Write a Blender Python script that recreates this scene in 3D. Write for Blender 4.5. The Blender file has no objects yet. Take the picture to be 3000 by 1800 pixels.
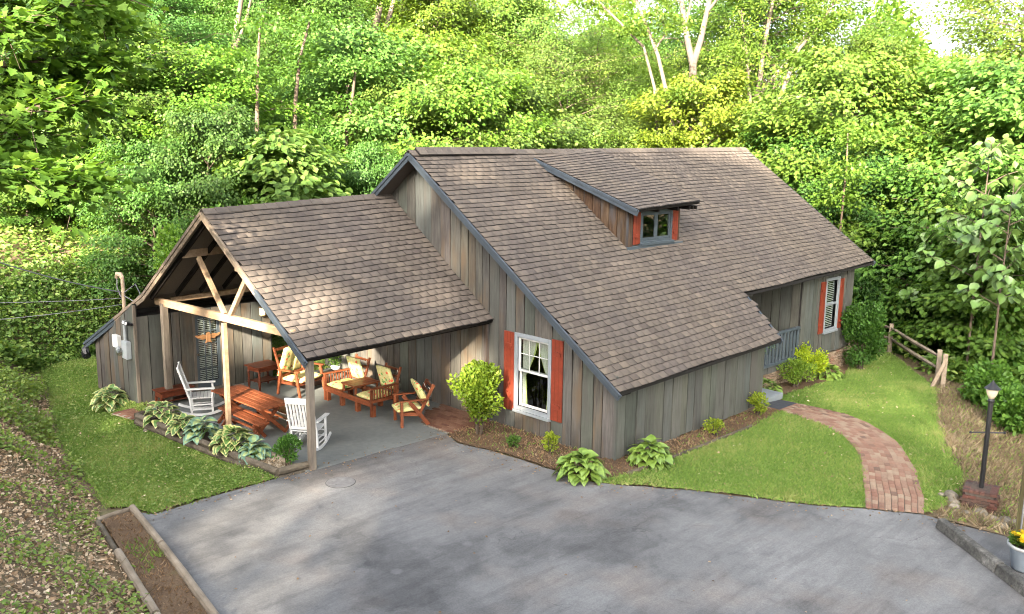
import bpy, bmesh, math, random
import numpy as np
from mathutils import Vector, Matrix, geometry

random.seed(7)
RNG = np.random.default_rng(11)
SC = bpy.context.scene
COL = SC.collection

# ------------------------------------------------------------------ camera, sky, sun, exposure
CAM_POS = Vector((-8.805, -14.152, 6.219))
CAM_YAW, CAM_PITCH, CAM_ROLL = 0.7876, -0.1836, 0.0128
_f = Vector((math.cos(CAM_PITCH) * math.cos(CAM_YAW), math.cos(CAM_PITCH) * math.sin(CAM_YAW), math.sin(CAM_PITCH)))
_r = Vector((math.sin(CAM_YAW), -math.cos(CAM_YAW), 0))
_u = _r.cross(_f)
_r2 = _r * math.cos(CAM_ROLL) + _u * math.sin(CAM_ROLL)
_u2 = _u * math.cos(CAM_ROLL) - _r * math.sin(CAM_ROLL)
cd = bpy.data.cameras.new('camera')
cd.lens = 31.614
cd.sensor_width = 36
cd.sensor_fit = 'HORIZONTAL'
cd.clip_start = 0.1
cd.clip_end = 2000
co = bpy.data.objects.new('camera', cd)
COL.objects.link(co)
M = Matrix.Identity(4)
for i in range(3):
    M[i][0], M[i][1], M[i][2], M[i][3] = _r2[i], _u2[i], -_f[i], CAM_POS[i]
co.matrix_world = M
SC.camera = co

SUN_TO = Vector((-0.8028, -0.4643, 0.3740)).normalized()      # towards the sun, from the shadow on the gable wall
SUN_EL = math.asin(SUN_TO.z)
SUN_AZ = math.atan2(SUN_TO.x, SUN_TO.y)                       # clockwise from +Y
w = bpy.data.worlds.new("World")
SC.world = w
w.use_nodes = True
nt = w.node_tree
sky = nt.nodes.new('ShaderNodeTexSky')
sky.sky_type = 'NISHITA'
sky.sun_disc = False
sky.sun_elevation = SUN_EL
sky.sun_rotation = SUN_AZ
sky.air_density = 0.8
sky.dust_density = 5.0
sky.ozone_density = 0.5
bg = nt.nodes['Background']
bg.inputs['Strength'].default_value = 0.12
hs = nt.nodes.new('ShaderNodeHueSaturation')        # a hazy, whiter sky
hs.inputs['Saturation'].default_value = 0.5
nt.links.new(sky.outputs[0], hs.inputs['Color'])
nt.links.new(hs.outputs[0], bg.inputs[0])
sl = bpy.data.lights.new('sun', 'SUN')
sl.energy = 4.3
sl.angle = math.radians(1.0)
sl.color = (1.0, 0.87, 0.7)
so = bpy.data.objects.new('sun', sl)
so.rotation_euler = SUN_TO.to_track_quat('Z', 'Y').to_euler()
so.location = SUN_TO * 60
COL.objects.link(so)
SC.view_settings.view_transform = 'Standard'
SC.view_settings.look = 'None'
SC.view_settings.exposure = 3.65
SC.view_settings.gamma = 1.0
SC.view_settings.use_curve_mapping = False
SC.cycles.filter_width = 1.0
SC.cycles.max_bounces = 7
SC.cycles.diffuse_bounces = 4
SC.cycles.transparent_max_bounces = 8

# ------------------------------------------------------------------ node helpers
def nmat(name, rough=0.8, spec=0.3):
    m = bpy.data.materials.new(name)
    m.use_nodes = True
    nt = m.node_tree
    b = nt.nodes['Principled BSDF']
    b.inputs['Roughness'].default_value = rough
    b.inputs['Specular IOR Level'].default_value = spec
    return m, nt, b

def nd(nt, typ, **kw):
    n = nt.nodes.new(typ)
    for k, v in kw.items():
        if k in n.inputs: n.inputs[k].default_value = v
        else: setattr(n, k, v)
    return n

def pos_scaled(nt, sc=(1, 1, 1), kind='world', rand=0.0):
    if kind == 'world': src = nd(nt, 'ShaderNodeNewGeometry').outputs['Position']
    else: src = nd(nt, 'ShaderNodeTexCoord').outputs['Object']
    mp = nd(nt, 'ShaderNodeMapping')
    mp.inputs['Scale'].default_value = sc
    nt.links.new(src, mp.inputs['Vector'])
    if rand:
        oi = nd(nt, 'ShaderNodeObjectInfo')
        mu = nd(nt, 'ShaderNodeMath', operation='MULTIPLY')
        mu.inputs[1].default_value = rand
        nt.links.new(oi.outputs['Random'], mu.inputs[0])
        cmb = nd(nt, 'ShaderNodeCombineXYZ')
        for i in range(3): nt.links.new(mu.outputs[0], cmb.inputs[i])
        nt.links.new(cmb.outputs[0], mp.inputs['Location'])
    return mp.outputs[0]

def noise(nt, vec, scale, detail=4, rough=0.6):
    n = nd(nt, 'ShaderNodeTexNoise')
    n.inputs['Scale'].default_value = scale
    n.inputs['Detail'].default_value = detail
    n.inputs['Roughness'].default_value = rough
    nt.links.new(vec, n.inputs['Vector'])
    return n.outputs['Fac']

def ramp(nt, fac, stops):
    r = nd(nt, 'ShaderNodeValToRGB')
    e = r.color_ramp.elements
    while len(e) > 1: e.remove(e[-1])
    e[0].position = stops[0][0]; e[0].color = (*stops[0][1], 1)
    for p, c in stops[1:]:
        x = e.new(p); x.color = (*c, 1)
    nt.links.new(fac, r.inputs['Fac'])
    return r.outputs['Color']

def mix(nt, a, b, fac=0.5, mode='MIX'):
    m = nd(nt, 'ShaderNodeMix', data_type='RGBA', blend_type=mode)
    for sock, v in ((m.inputs['Factor'], fac), (m.inputs['A'], a), (m.inputs['B'], b)):
        pass
    ins = [s for s in m.inputs if s.name in ('Factor', 'A', 'B')]
    fa = m.inputs[0]; A = m.inputs[6]; B = m.inputs[7]
    for s, v in ((fa, fac), (A, a), (B, b)):
        if hasattr(v, 'is_linked') or isinstance(v, bpy.types.NodeSocket): nt.links.new(v, s)
        elif isinstance(v, (int, float)): s.default_value = v
        else: s.default_value = (*v, 1)
    return m.outputs[2]

def bump(nt, b, h, strength=0.4, dist=0.02):
    n = nd(nt, 'ShaderNodeBump')
    n.inputs['Strength'].default_value = strength
    n.inputs['Distance'].default_value = dist
    nt.links.new(h, n.inputs['Height'])
    nt.links.new(n.outputs[0], b.inputs['Normal'])

def attr(nt, name):
    return nd(nt, 'ShaderNodeAttribute', attribute_name=name).outputs['Fac']

def obj_color(nt):
    return nd(nt, 'ShaderNodeObjectInfo').outputs['Color']

def obj_random(nt):
    return nd(nt, 'ShaderNodeObjectInfo').outputs['Random']

def paint(name, col, rough=0.5, var=0.12, scale=6):
    m, nt, b = nmat(name, rough)
    f = noise(nt, pos_scaled(nt), scale, 5, 0.65)
    lo = tuple(c * (1 - var) for c in col); hi = tuple(min(1, c * (1 + var)) for c in col)
    c = ramp(nt, f, [(0.3, lo), (0.7, hi)])
    nt.links.new(c, b.inputs['Base Color'])
    bump(nt, b, f, 0.15, 0.01)
    return m

def wood(name, cols, sc=(9, 9, 0.7), rough=0.85, kind='world', stain=None, rand=7.0):
    """grain stretched along one axis, with broad weathering and streaks; each object gets its own offset"""
    m, nt, b = nmat(name, rough, 0.15)
    v = pos_scaled(nt, sc, kind, rand)
    g = noise(nt, v, 2.2, 6, 0.7)
    broad = noise(nt, pos_scaled(nt, (1, 1, 0.45), kind, rand), 1.6, 4, 0.6)
    add = nd(nt, 'ShaderNodeMath', operation='ADD')
    m1 = nd(nt, 'ShaderNodeMath', operation='MULTIPLY'); m1.inputs[1].default_value = 0.55
    m2 = nd(nt, 'ShaderNodeMath', operation='MULTIPLY'); m2.inputs[1].default_value = 0.45
    nt.links.new(g, m1.inputs[0]); nt.links.new(broad, m2.inputs[0])
    nt.links.new(m1.outputs[0], add.inputs[0]); nt.links.new(m2.outputs[0], add.inputs[1])
    n = len(cols)
    c = ramp(nt, add.outputs[0], [(0.33 + 0.34 * i / (n - 1), cols[i]) for i in range(n)])
    rr = ramp(nt, obj_random(nt), [(0, (0.87, 0.87, 0.87)), (0.5, (1, 1, 1)), (1, (1.1, 1.07, 1.02))])
    c = mix(nt, c, rr, 1.0, 'MULTIPLY')
    c = mix(nt, c, obj_color(nt), 1.0, 'MULTIPLY')
    if stain:
        s = noise(nt, pos_scaled(nt, (2.2, 2.2, 0.5), kind, rand), 1.4, 3, 0.5)
        f = ramp(nt, s, [(0.5, (0, 0, 0)), (0.68, (1, 1, 1))])
        c = mix(nt, c, stain, f)
    nt.links.new(c, b.inputs['Base Color'])
    bump(nt, b, g, 0.35, 0.012)
    return m

def leafmat(name, c_dark, c_mid, c_light, trans=0.5, gloss=0.25, tcol=None):
    m, nt, b = nmat(name, 0.5, gloss)
    c = ramp(nt, attr(nt, 'v'), [(0.0, c_dark), (0.55, c_mid), (1.0, c_light)])
    c = mix(nt, c, obj_color(nt), 1.0, 'MULTIPLY')
    nt.links.new(c, b.inputs['Base Color'])
    t = nd(nt, 'ShaderNodeBsdfTranslucent')
    tc = mix(nt, c, tcol or (1.25, 1.2, 0.5), 1.0, 'MULTIPLY')
    nt.links.new(tc, t.inputs['Color'])
    ms = nd(nt, 'ShaderNodeMixShader'); ms.inputs[0].default_value = trans
    nt.links.new(b.outputs[0], ms.inputs[1]); nt.links.new(t.outputs[0], ms.inputs[2])
    nt.links.new(ms.outputs[0], nt.nodes['Material Output'].inputs['Surface'])
    return m

# ------------------------------------------------------------------ materials
MT = {}
MT['plank'] = wood('weathered siding', [(0.024, 0.0222, 0.0195), (0.048, 0.045, 0.0395), (0.07, 0.0655, 0.0575), (0.092, 0.085, 0.072)], stain=(0.078, 0.058, 0.039))
MT['plank_grey'] = wood('grey green siding', [(0.032, 0.034, 0.0295), (0.052, 0.055, 0.048), (0.066, 0.07, 0.062), (0.08, 0.083, 0.073)], stain=(0.06, 0.057, 0.05))
MT['plank_brown'] = wood('brown dormer siding', [(0.012, 0.008, 0.006), (0.028, 0.017, 0.011), (0.055, 0.035, 0.022), (0.085, 0.062, 0.042)], stain=(0.045, 0.046, 0.047))
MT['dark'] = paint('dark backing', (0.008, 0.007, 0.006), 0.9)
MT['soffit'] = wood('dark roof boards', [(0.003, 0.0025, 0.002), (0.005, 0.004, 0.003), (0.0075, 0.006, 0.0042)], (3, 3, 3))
MT['trim'] = paint('slate blue trim', (0.032, 0.041, 0.05), 0.55, 0.2, 3)
MT['raketan'] = wood('sun bleached rake board', [(0.075, 0.058, 0.042), (0.13, 0.104, 0.078), (0.19, 0.155, 0.118)], (2, 2, 2))
MT['post'] = wood('weathered post', [(0.05, 0.042, 0.035), (0.105, 0.088, 0.07), (0.16, 0.135, 0.105)], (10, 10, 0.8))
MT['beam'] = wood('pale timber', [(0.1, 0.066, 0.04), (0.175, 0.122, 0.076), (0.25, 0.19, 0.13)], (4, 1.2, 4), 0.75)
MT['red'] = paint('brick red shutter paint', (0.12, 0.02, 0.0085), 0.55, 0.25, 5)
MT['winframe'] = paint('grey window paint', (0.15, 0.167, 0.178), 0.45, 0.08, 4)
MT['white'] = paint('white paint', (0.4, 0.4, 0.385), 0.4, 0.04, 5)
MT['bluegrey'] = paint('blue grey paint', (0.042, 0.054, 0.062), 0.5, 0.12, 4)
MT['redwood'] = wood('red stained wood', [(0.058, 0.0155, 0.007), (0.115, 0.034, 0.014), (0.17, 0.061, 0.027)], (5, 5, 5), 0.42, 'object')
MT['mahog'] = wood('dark red stain', [(0.045, 0.012, 0.006), (0.085, 0.022, 0.01), (0.12, 0.035, 0.016)], (5, 5, 5), 0.4, 'object')
MT['black'] = paint('black metal', (0.012, 0.012, 0.013), 0.35)
MT['steel'] = paint('grey metal box', (0.2, 0.215, 0.22), 0.45)
MT['log'] = wood('landscape timber', [(0.03, 0.025, 0.018), (0.075, 0.062, 0.045), (0.13, 0.11, 0.08)], (3, 3, 7), 0.9)
MT['logpale'] = wood('sun bleached timber', [(0.1, 0.078, 0.055), (0.18, 0.145, 0.105), (0.25, 0.205, 0.155)], (3, 1.2, 6), 0.9)
MT['fence'] = wood('split rail', [(0.09, 0.072, 0.055), (0.18, 0.145, 0.107), (0.27, 0.225, 0.17)], (3, 3, 3), 0.9)
MT['bark'] = wood('brown bark', [(0.03, 0.022, 0.016), (0.07, 0.053, 0.039), (0.12, 0.095, 0.07)], (7, 7, 2), 0.95)
MT['barkpale'] = wood('pale bark', [(0.045, 0.035, 0.027), (0.085, 0.069, 0.053), (0.125, 0.105, 0.084)], (5, 5, 1.2), 0.9)
MT['curtain'] = paint('white curtain', (0.62, 0.61, 0.56), 0.8, 0.05, 3)
MT['curtedge'] = paint('pale green curtain hem', (0.45, 0.52, 0.18), 0.8)
MT['brass'] = paint('dark lantern', (0.05, 0.035, 0.02), 0.4)
MT['bird'] = paint('carved wood', (0.17, 0.085, 0.035), 0.6, 0.3, 12)
MT['pot'] = paint('blue grey pot', (0.11, 0.13, 0.15), 0.5, 0.1, 5)
MT['potrim'] = paint('pale pot rim', (0.24, 0.245, 0.24), 0.5, 0.1, 5)
MT['pmortar'] = paint('dark mortar', (0.06, 0.05, 0.042), 0.95, 0.2, 15)
MT['blind'] = paint('white blind slats', (0.75, 0.75, 0.72), 0.5, 0.03, 5)
MT['soil'] = paint('soil', (0.05, 0.035, 0.025), 0.95, 0.4, 20)
MT['rug'] = paint('brown rug', (0.09, 0.05, 0.035), 0.95, 0.25, 8)
MT['mat'] = paint('charcoal mat', (0.028, 0.03, 0.034), 0.85, 0.25, 12)
MT['bag'] = paint('black bag', (0.008, 0.008, 0.009), 0.35)
MT['mortar'] = paint('mortar', (0.14, 0.12, 0.095), 0.95, 0.2, 15)
MT['step'] = paint('grey step', (0.13, 0.145, 0.15), 0.7, 0.1, 4)
MT['pipe'] = paint('rusted cream pipe', (0.28, 0.21, 0.14), 0.6, 0.25, 6)
MT['cable'] = paint('grey cable', (0.12, 0.12, 0.12), 0.6)

def mk_shingle(name, use_attr):
    m, nt, b = nmat(name, 0.9, 0.1)
    f = attr(nt, 'v') if use_attr else obj_random(nt)
    c = ramp(nt, f, [(0.0, (0.061, 0.052, 0.0445)), (0.2, (0.07, 0.0605, 0.0515)), (0.65, (0.078, 0.067, 0.0565)), (0.94, (0.087, 0.0745, 0.062)), (1.0, (0.1, 0.085, 0.069))])
    g = noise(nt, pos_scaled(nt), 70, 3, 0.7)
    c = mix(nt, c, ramp(nt, g, [(0.3, (0.78, 0.78, 0.8)), (0.7, (1.2, 1.18, 1.15))]), 1.0, 'MULTIPLY')
    g2 = noise(nt, pos_scaled(nt), 0.55, 3, 0.6)
    c = mix(nt, c, ramp(nt, g2, [(0.35, (0.92, 0.92, 0.95)), (0.65, (1.07, 1.05, 1.0))]), 1.0, 'MULTIPLY')
    nt.links.new(c, b.inputs['Base Color'])
    bump(nt, b, g, 0.5, 0.006)
    return m
MT['shingle'] = mk_shingle('asphalt shingle', False)
MT['shingles'] = mk_shingle('asphalt shingles', True)
MT['shedge_shadow'] = paint('dark cut edge and course shadow of the shingles', (0.015, 0.013, 0.0115), 0.95)  # dark asphalt edge, with the shadow line of each course painted in

def mk_brick(name, use_attr, cols):
    m, nt, b = nmat(name, 0.9, 0.15)
    f = attr(nt, 'v') if use_attr else obj_random(nt)
    n = len(cols)
    c = ramp(nt, f, [(i / (n - 1), cols[i]) for i in range(n)])
    g = noise(nt, pos_scaled(nt), 45, 4, 0.7)
    c = mix(nt, c, ramp(nt, g, [(0.3, (0.75, 0.75, 0.75)), (0.7, (1.15, 1.15, 1.15))]), 1.0, 'MULTIPLY')
    nt.links.new(c, b.inputs['Base Color'])
    bump(nt, b, g, 0.4, 0.008)
    return m
PB = [(0.1, 0.064, 0.046), (0.165, 0.09, 0.06), (0.185, 0.11, 0.074), (0.2, 0.142, 0.096), (0.145, 0.074, 0.05), (0.21, 0.155, 0.105), (0.16, 0.098, 0.066)]
MT['brick'] = mk_brick('path brick', False, PB)
MT['bricks'] = mk_brick('path bricks', True, PB)
FB = [(0.12, 0.08, 0.05), (0.17, 0.125, 0.085), (0.2, 0.155, 0.11), (0.15, 0.085, 0.056), (0.21, 0.17, 0.125)]
MT['fbrick'] = mk_brick('foundation brick', False, FB)
RB = [(0.075, 0.032, 0.024), (0.095, 0.044, 0.034), (0.055, 0.042, 0.034), (0.085, 0.04, 0.03), (0.045, 0.037, 0.033)]
MT['rbrick'] = mk_brick('red brick', False, RB)
PT = [(0.085, 0.04, 0.026), (0.12, 0.06, 0.038), (0.15, 0.085, 0.057), (0.1, 0.045, 0.028)]
MT['pbrick'] = mk_brick('patio brick', False, PT)

def mk_glass():
    m, nt, b = nmat('window glass', 0.03, 0.5)
    tr = nd(nt, 'ShaderNodeBsdfTransparent'); tr.inputs['Color'].default_value = (0.75, 0.78, 0.76, 1)
    gl = nd(nt, 'ShaderNodeBsdfGlossy'); gl.inputs['Roughness'].default_value = 0.02
    lw = nd(nt, 'ShaderNodeLayerWeight'); lw.inputs['Blend'].default_value = 0.5
    pw = nd(nt, 'ShaderNodeMath', operation='POWER'); pw.inputs[1].default_value = 4.0
    nt.links.new(lw.outputs['Facing'], pw.inputs[0])
    ad = nd(nt, 'ShaderNodeMath', operation='MULTIPLY_ADD'); ad.inputs[1].default_value = 0.85; ad.inputs[2].default_value = 0.07
    nt.links.new(pw.outputs[0], ad.inputs[0])
    ms = nd(nt, 'ShaderNodeMixShader')
    nt.links.new(ad.outputs[0], ms.inputs[0]); nt.links.new(tr.outputs[0], ms.inputs[1]); nt.links.new(gl.outputs[0], ms.inputs[2])
    nt.links.new(ms.outputs[0], nt.nodes['Material Output'].inputs['Surface'])
    return m
MT['glass'] = mk_glass()

def mk_emit(name, col, s):
    m, nt, b = nmat(name)
    b.inputs['Emission Color'].default_value = (*col, 1)
    b.inputs['Emission Strength'].default_value = s
    b.inputs['Base Color'].default_value = (0.22, 0.2, 0.15, 1)
    return m
MT['lit'] = mk_emit('lit lantern glass', (1.0, 0.62, 0.22), 0.25)
MT['litpale'] = mk_emit('lamp globe', (1.0, 0.8, 0.5), 0.03)
MT['lens'] = paint('floodlight lens', (0.4, 0.4, 0.38), 0.2)

def mk_floral():
    m, nt, b = nmat('floral cushion', 0.9, 0.1)
    v = pos_scaled(nt, (1, 1, 1), 'object', 3)
    base = ramp(nt, noise(nt, v, 9, 3), [(0.35, (0.37, 0.33, 0.13)), (0.6, (0.46, 0.42, 0.2))])
    vo = nd(nt, 'ShaderNodeTexVoronoi'); vo.inputs['Scale'].default_value = 9
    nt.links.new(v, vo.inputs['Vector'])
    fl = ramp(nt, vo.outputs['Distance'], [(0.28, (1, 1, 1)), (0.36, (0, 0, 0))])
    col = ramp(nt, nd_sep(nt, vo.outputs['Color']), [(0.0, (0.1, 0.22, 0.06)), (0.3, (0.12, 0.25, 0.07)), (0.32, (0.5, 0.08, 0.04)), (0.6, (0.55, 0.1, 0.05)), (0.62, (0.4, 0.38, 0.25)), (1.0, (0.4, 0.2, 0.04))])
    c = mix(nt, base, col, fl)
    lf = ramp(nt, noise(nt, v, 14, 2), [(0.6, (0, 0, 0)), (0.66, (1, 1, 1))])
    c = mix(nt, c, (0.16, 0.28, 0.08), lf)
    nt.links.new(c, b.inputs['Base Color'])
    bump(nt, b, noise(nt, v, 6, 2), 0.4, 0.03)
    return m
def nd_sep(nt, col):
    s = nd(nt, 'ShaderNodeSeparateColor')
    nt.links.new(col, s.inputs[0])
    return s.outputs[0]
MT['floral'] = mk_floral()

def mk_asphalt():
    """worn asphalt: pale traffic film over dark binder with hard-edged stains, aggregate speckle, thin joined cracks, a few pale spots"""
    m, nt, b = nmat('worn asphalt', 0.8, 0.2)
    p = pos_scaled(nt)
    ds = nd(nt, 'ShaderNodeTexNoise'); ds.inputs['Scale'].default_value = 1.6; ds.inputs['Detail'].default_value = 6
    nt.links.new(p, ds.inputs['Vector'])
    mm = nd(nt, 'ShaderNodeVectorMath', operation='MULTIPLY_ADD')
    mm.inputs[1].default_value = (1.1, 1.1, 0); nt.links.new(ds.outputs['Color'], mm.inputs[0]); nt.links.new(p, mm.inputs[2])
    q = mm.outputs[0]
    c = ramp(nt, noise(nt, q, 0.33, 7, 0.6), [(0.32, (0.047, 0.0465, 0.0455)), (0.43, (0.073, 0.072, 0.07)), (0.5, (0.097, 0.0955, 0.0925)), (0.58, (0.116, 0.114, 0.11)), (0.7, (0.138, 0.135, 0.13))])
    st = ramp(nt, noise(nt, q, 0.9, 6, 0.7), [(0.3, (0.66, 0.66, 0.66)), (0.4, (0.9, 0.9, 0.9)), (0.6, (1.06, 1.06, 1.06)), (0.66, (1.2, 1.19, 1.18))])
    c = mix(nt, c, st, 1.0, 'MULTIPLY')
    tr = ramp(nt, noise(nt, pos_scaled(nt, (0.35, 2.6, 1)), 1.1, 5, 0.7), [(0.36, (0.8, 0.8, 0.8)), (0.5, (1.0, 1.0, 1.0)), (0.68, (1.12, 1.12, 1.11))])
    c = mix(nt, c, tr, 1.0, 'MULTIPLY')
    fine = noise(nt, p, 38, 6, 0.85)
    c = mix(nt, c, ramp(nt, fine, [(0.34, (0.76, 0.76, 0.76)), (0.5, (1, 1, 1)), (0.68, (1.24, 1.235, 1.23))]), 1.0, 'MULTIPLY')
    c = mix(nt, c, ramp(nt, noise(nt, p, 0.55, 3), [(0.5, (1, 1, 1)), (0.68, (1.1, 1.0, 0.93))]), 1.0, 'MULTIPLY')
    sp = nd(nt, 'ShaderNodeTexVoronoi'); sp.inputs['Scale'].default_value = 1.5
    nt.links.new(p, sp.inputs['Vector'])
    keep = ramp(nt, nd_sep(nt, sp.outputs['Color']), [(0.93, (0, 0, 0)), (0.94, (0.25, 0.25, 0.25))])
    dot = ramp(nt, sp.outputs['Distance'], [(0.1, (1, 1, 1)), (0.16, (0, 0, 0))])
    c = mix(nt, c, (0.17, 0.166, 0.162), mix(nt, dot, keep, 1.0, 'MULTIPLY'))
    for sc, th, amt, lo in ((0.3, 0.004, 0.5, 0.52), (0.8, 0.006, 0.3, 0.58)):
        vo = nd(nt, 'ShaderNodeTexVoronoi', feature='DISTANCE_TO_EDGE'); vo.inputs['Scale'].default_value = sc
        nt.links.new(q, vo.inputs['Vector'])
        cr = ramp(nt, vo.outputs['Distance'], [(0.0, (amt,) * 3), (th, (0, 0, 0))])
        mk = ramp(nt, noise(nt, p, 0.45, 2), [(lo, (0, 0, 0)), (lo + 0.08, (1, 1, 1))])
        c = mix(nt, c, (0.025, 0.025, 0.025), mix(nt, cr, mk, 1.0, 'MULTIPLY'))
    nt.links.new(c, b.inputs['Base Color'])
    bump(nt, b, fine, 0.4, 0.008)
    return m
MT['asphalt'] = mk_asphalt()

def mk_slab():
    m, nt, b = nmat('painted concrete', 0.6, 0.35)
    p = pos_scaled(nt)
    c = ramp(nt, noise(nt, p, 0.9, 6), [(0.3, (0.085, 0.092, 0.088)), (0.7, (0.12, 0.127, 0.121))])
    c = mix(nt, c, ramp(nt, noise(nt, p, 9, 5), [(0.35, (0.88, 0.88, 0.88)), (0.7, (1.1, 1.1, 1.08))]), 1.0, 'MULTIPLY')
    nt.links.new(c, b.inputs['Base Color'])
    return m
MT['slab'] = mk_slab()

def mk_ground(name, stops, sc=1.0, fine=30):
    m, nt, b = nmat(name, 0.95, 0.1)
    p = pos_scaled(nt)
    c = ramp(nt, noise(nt, p, sc, 6, 0.65), stops)
    f = noise(nt, p, fine, 5, 0.75)
    c = mix(nt, c, ramp(nt, f, [(0.3, (0.5, 0.5, 0.5)), (0.7, (1.4, 1.38, 1.3))]), 1.0, 'MULTIPLY')
    nt.links.new(c, b.inputs['Base Color'])
    bump(nt, b, f, 0.8, 0.03)
    return m
MT['ground'] = mk_ground('leaf mould ground', [(0.3, (0.1, 0.075, 0.05)), (0.5, (0.15, 0.11, 0.07)), (0.7, (0.09, 0.105, 0.04))])
MT['lawn'] = mk_ground('lawn soil and thatch', [(0.3, (0.11, 0.165, 0.034)), (0.5, (0.15, 0.2, 0.046)), (0.68, (0.24, 0.21, 0.09))], 0.9, 22)
MT['mulch'] = mk_ground('mulch', [(0.3, (0.07, 0.045, 0.028)), (0.6, (0.12, 0.08, 0.05)), (0.8, (0.1, 0.1, 0.04))], 1.4, 35)
MT['straw'] = mk_ground('dry slope', [(0.3, (0.1, 0.075, 0.045)), (0.5, (0.15, 0.112, 0.068)), (0.68, (0.08, 0.085, 0.032))], 0.8, 26)
MT['stone'] = mk_ground('river stone', [(0.3, (0.11, 0.095, 0.073)), (0.7, (0.2, 0.175, 0.14))], 3, 14)
MT['curbm'] = mk_ground('weathered curb', [(0.3, (0.035, 0.035, 0.033)), (0.5, (0.075, 0.073, 0.068)), (0.66, (0.16, 0.155, 0.145))], 2.2, 18)

G = (0.032, 0.074, 0.014), (0.07, 0.139, 0.026), (0.112, 0.184, 0.037)
MT['leaf'] = leafmat('broad leaf', *G)
MT['grass'] = leafmat('grass blade', (0.08, 0.145, 0.028), (0.155, 0.238, 0.054), (0.29, 0.285, 0.12), 0.4, 0.15)
MT['ivy'] = leafmat('ivy leaf', (0.045, 0.092, 0.017), (0.105, 0.185, 0.034), (0.21, 0.27, 0.062), 0.42, 0.25)
MT['litter'] = leafmat('dead leaf', (0.15, 0.095, 0.052), (0.38, 0.265, 0.16), (0.6, 0.48, 0.33), 0.25, 0.1, (1, 1, 1))
MT['strawb'] = leafmat('dry grass stem', (0.09, 0.065, 0.038), (0.16, 0.12, 0.07), (0.26, 0.21, 0.135), 0.2, 0.1, (1, 1, 1))
MT['pebble'] = leafmat('pebble', (0.13, 0.09, 0.05), (0.22, 0.17, 0.105), (0.34, 0.29, 0.22), 0.0, 0.2)
MT['flower'] = leafmat('yellow petal', (0.4, 0.26, 0.008), (0.5, 0.35, 0.01), (0.55, 0.43, 0.02), 0.2, 0.1, (1, 1, 1))
def mk_hosta(name, centre, edge, at=0.62):
    m, nt, b = nmat(name, 0.42, 0.4)
    c = ramp(nt, attr(nt, 'e'), [(0, centre), (at, centre), (min(0.99, at + 0.12), edge), (1, edge)])
    c = mix(nt, c, ramp(nt, obj_random(nt), [(0, (0.8, 0.85, 0.8)), (1, (1.2, 1.12, 1.1))]), 1.0, 'MULTIPLY')
    nt.links.new(c, b.inputs['Base Color'])
    return m
MT['hosta_green'] = mk_hosta('green hosta', (0.095, 0.155, 0.024), (0.11, 0.175, 0.028))
MT['hosta_cream'] = mk_hosta('cream edged hosta', (0.07, 0.14, 0.033), (0.3, 0.31, 0.12), 0.5)
MT['hosta_blue'] = mk_hosta('blue hosta with pale heart', (0.2, 0.25, 0.1), (0.09, 0.165, 0.11), 0.38)
MT['bigleaf'] = mk_hosta('large pale leaf', (0.075, 0.14, 0.03), (0.07, 0.125, 0.03))

# ------------------------------------------------------------------ objects and meshes
def thing(name, label, cat, loc=(0, 0, 0), rotz=0.0, group=None):
    o = bpy.data.objects.new(name, None)
    o.empty_display_size = 0.1
    COL.objects.link(o)
    o.location = loc
    o.rotation_euler = (0, 0, rotz)
    tag(o, label, cat, group)
    return o

def tag(o, label=None, cat=None, group=None, kind=None):
    if label: o['label'] = label
    if cat: o['category'] = cat
    if group: o['group'] = group
    if kind: o['kind'] = kind
    return o

def obj(name, me, m=None, parent=None, loc=None):
    if m is not None and not me.materials: me.materials.append(m)
    o = bpy.data.objects.new(name, me)
    COL.objects.link(o)
    if parent is not None: o.parent = parent
    if loc is not None: o.location = loc
    return o

def fastmesh(name, V, F, v=None, e=None, smooth=False):
    """numpy vertices (N,3) and faces (M,k) -> mesh; v and e are optional point attributes"""
    V = np.ascontiguousarray(V, np.float32); F = np.ascontiguousarray(F, np.int32)
    me = bpy.data.meshes.new(name)
    me.vertices.add(len(V)); me.vertices.foreach_set('co', V.ravel())
    k = F.shape[1]
    me.loops.add(F.size); me.loops.foreach_set('vertex_index', F.ravel())
    me.polygons.add(len(F)); me.polygons.foreach_set('loop_start', np.arange(0, F.size, k, dtype=np.int32))
    if smooth: me.polygons.foreach_set('use_smooth', np.ones(len(F), bool))
    me.update(calc_edges=True)
    for nm, a in (('v', v), ('e', e)):
        if a is not None:
            at = me.attributes.new(nm, 'FLOAT', 'POINT')
            at.data.foreach_set('value', np.ascontiguousarray(a, np.float32))
    return me

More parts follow.
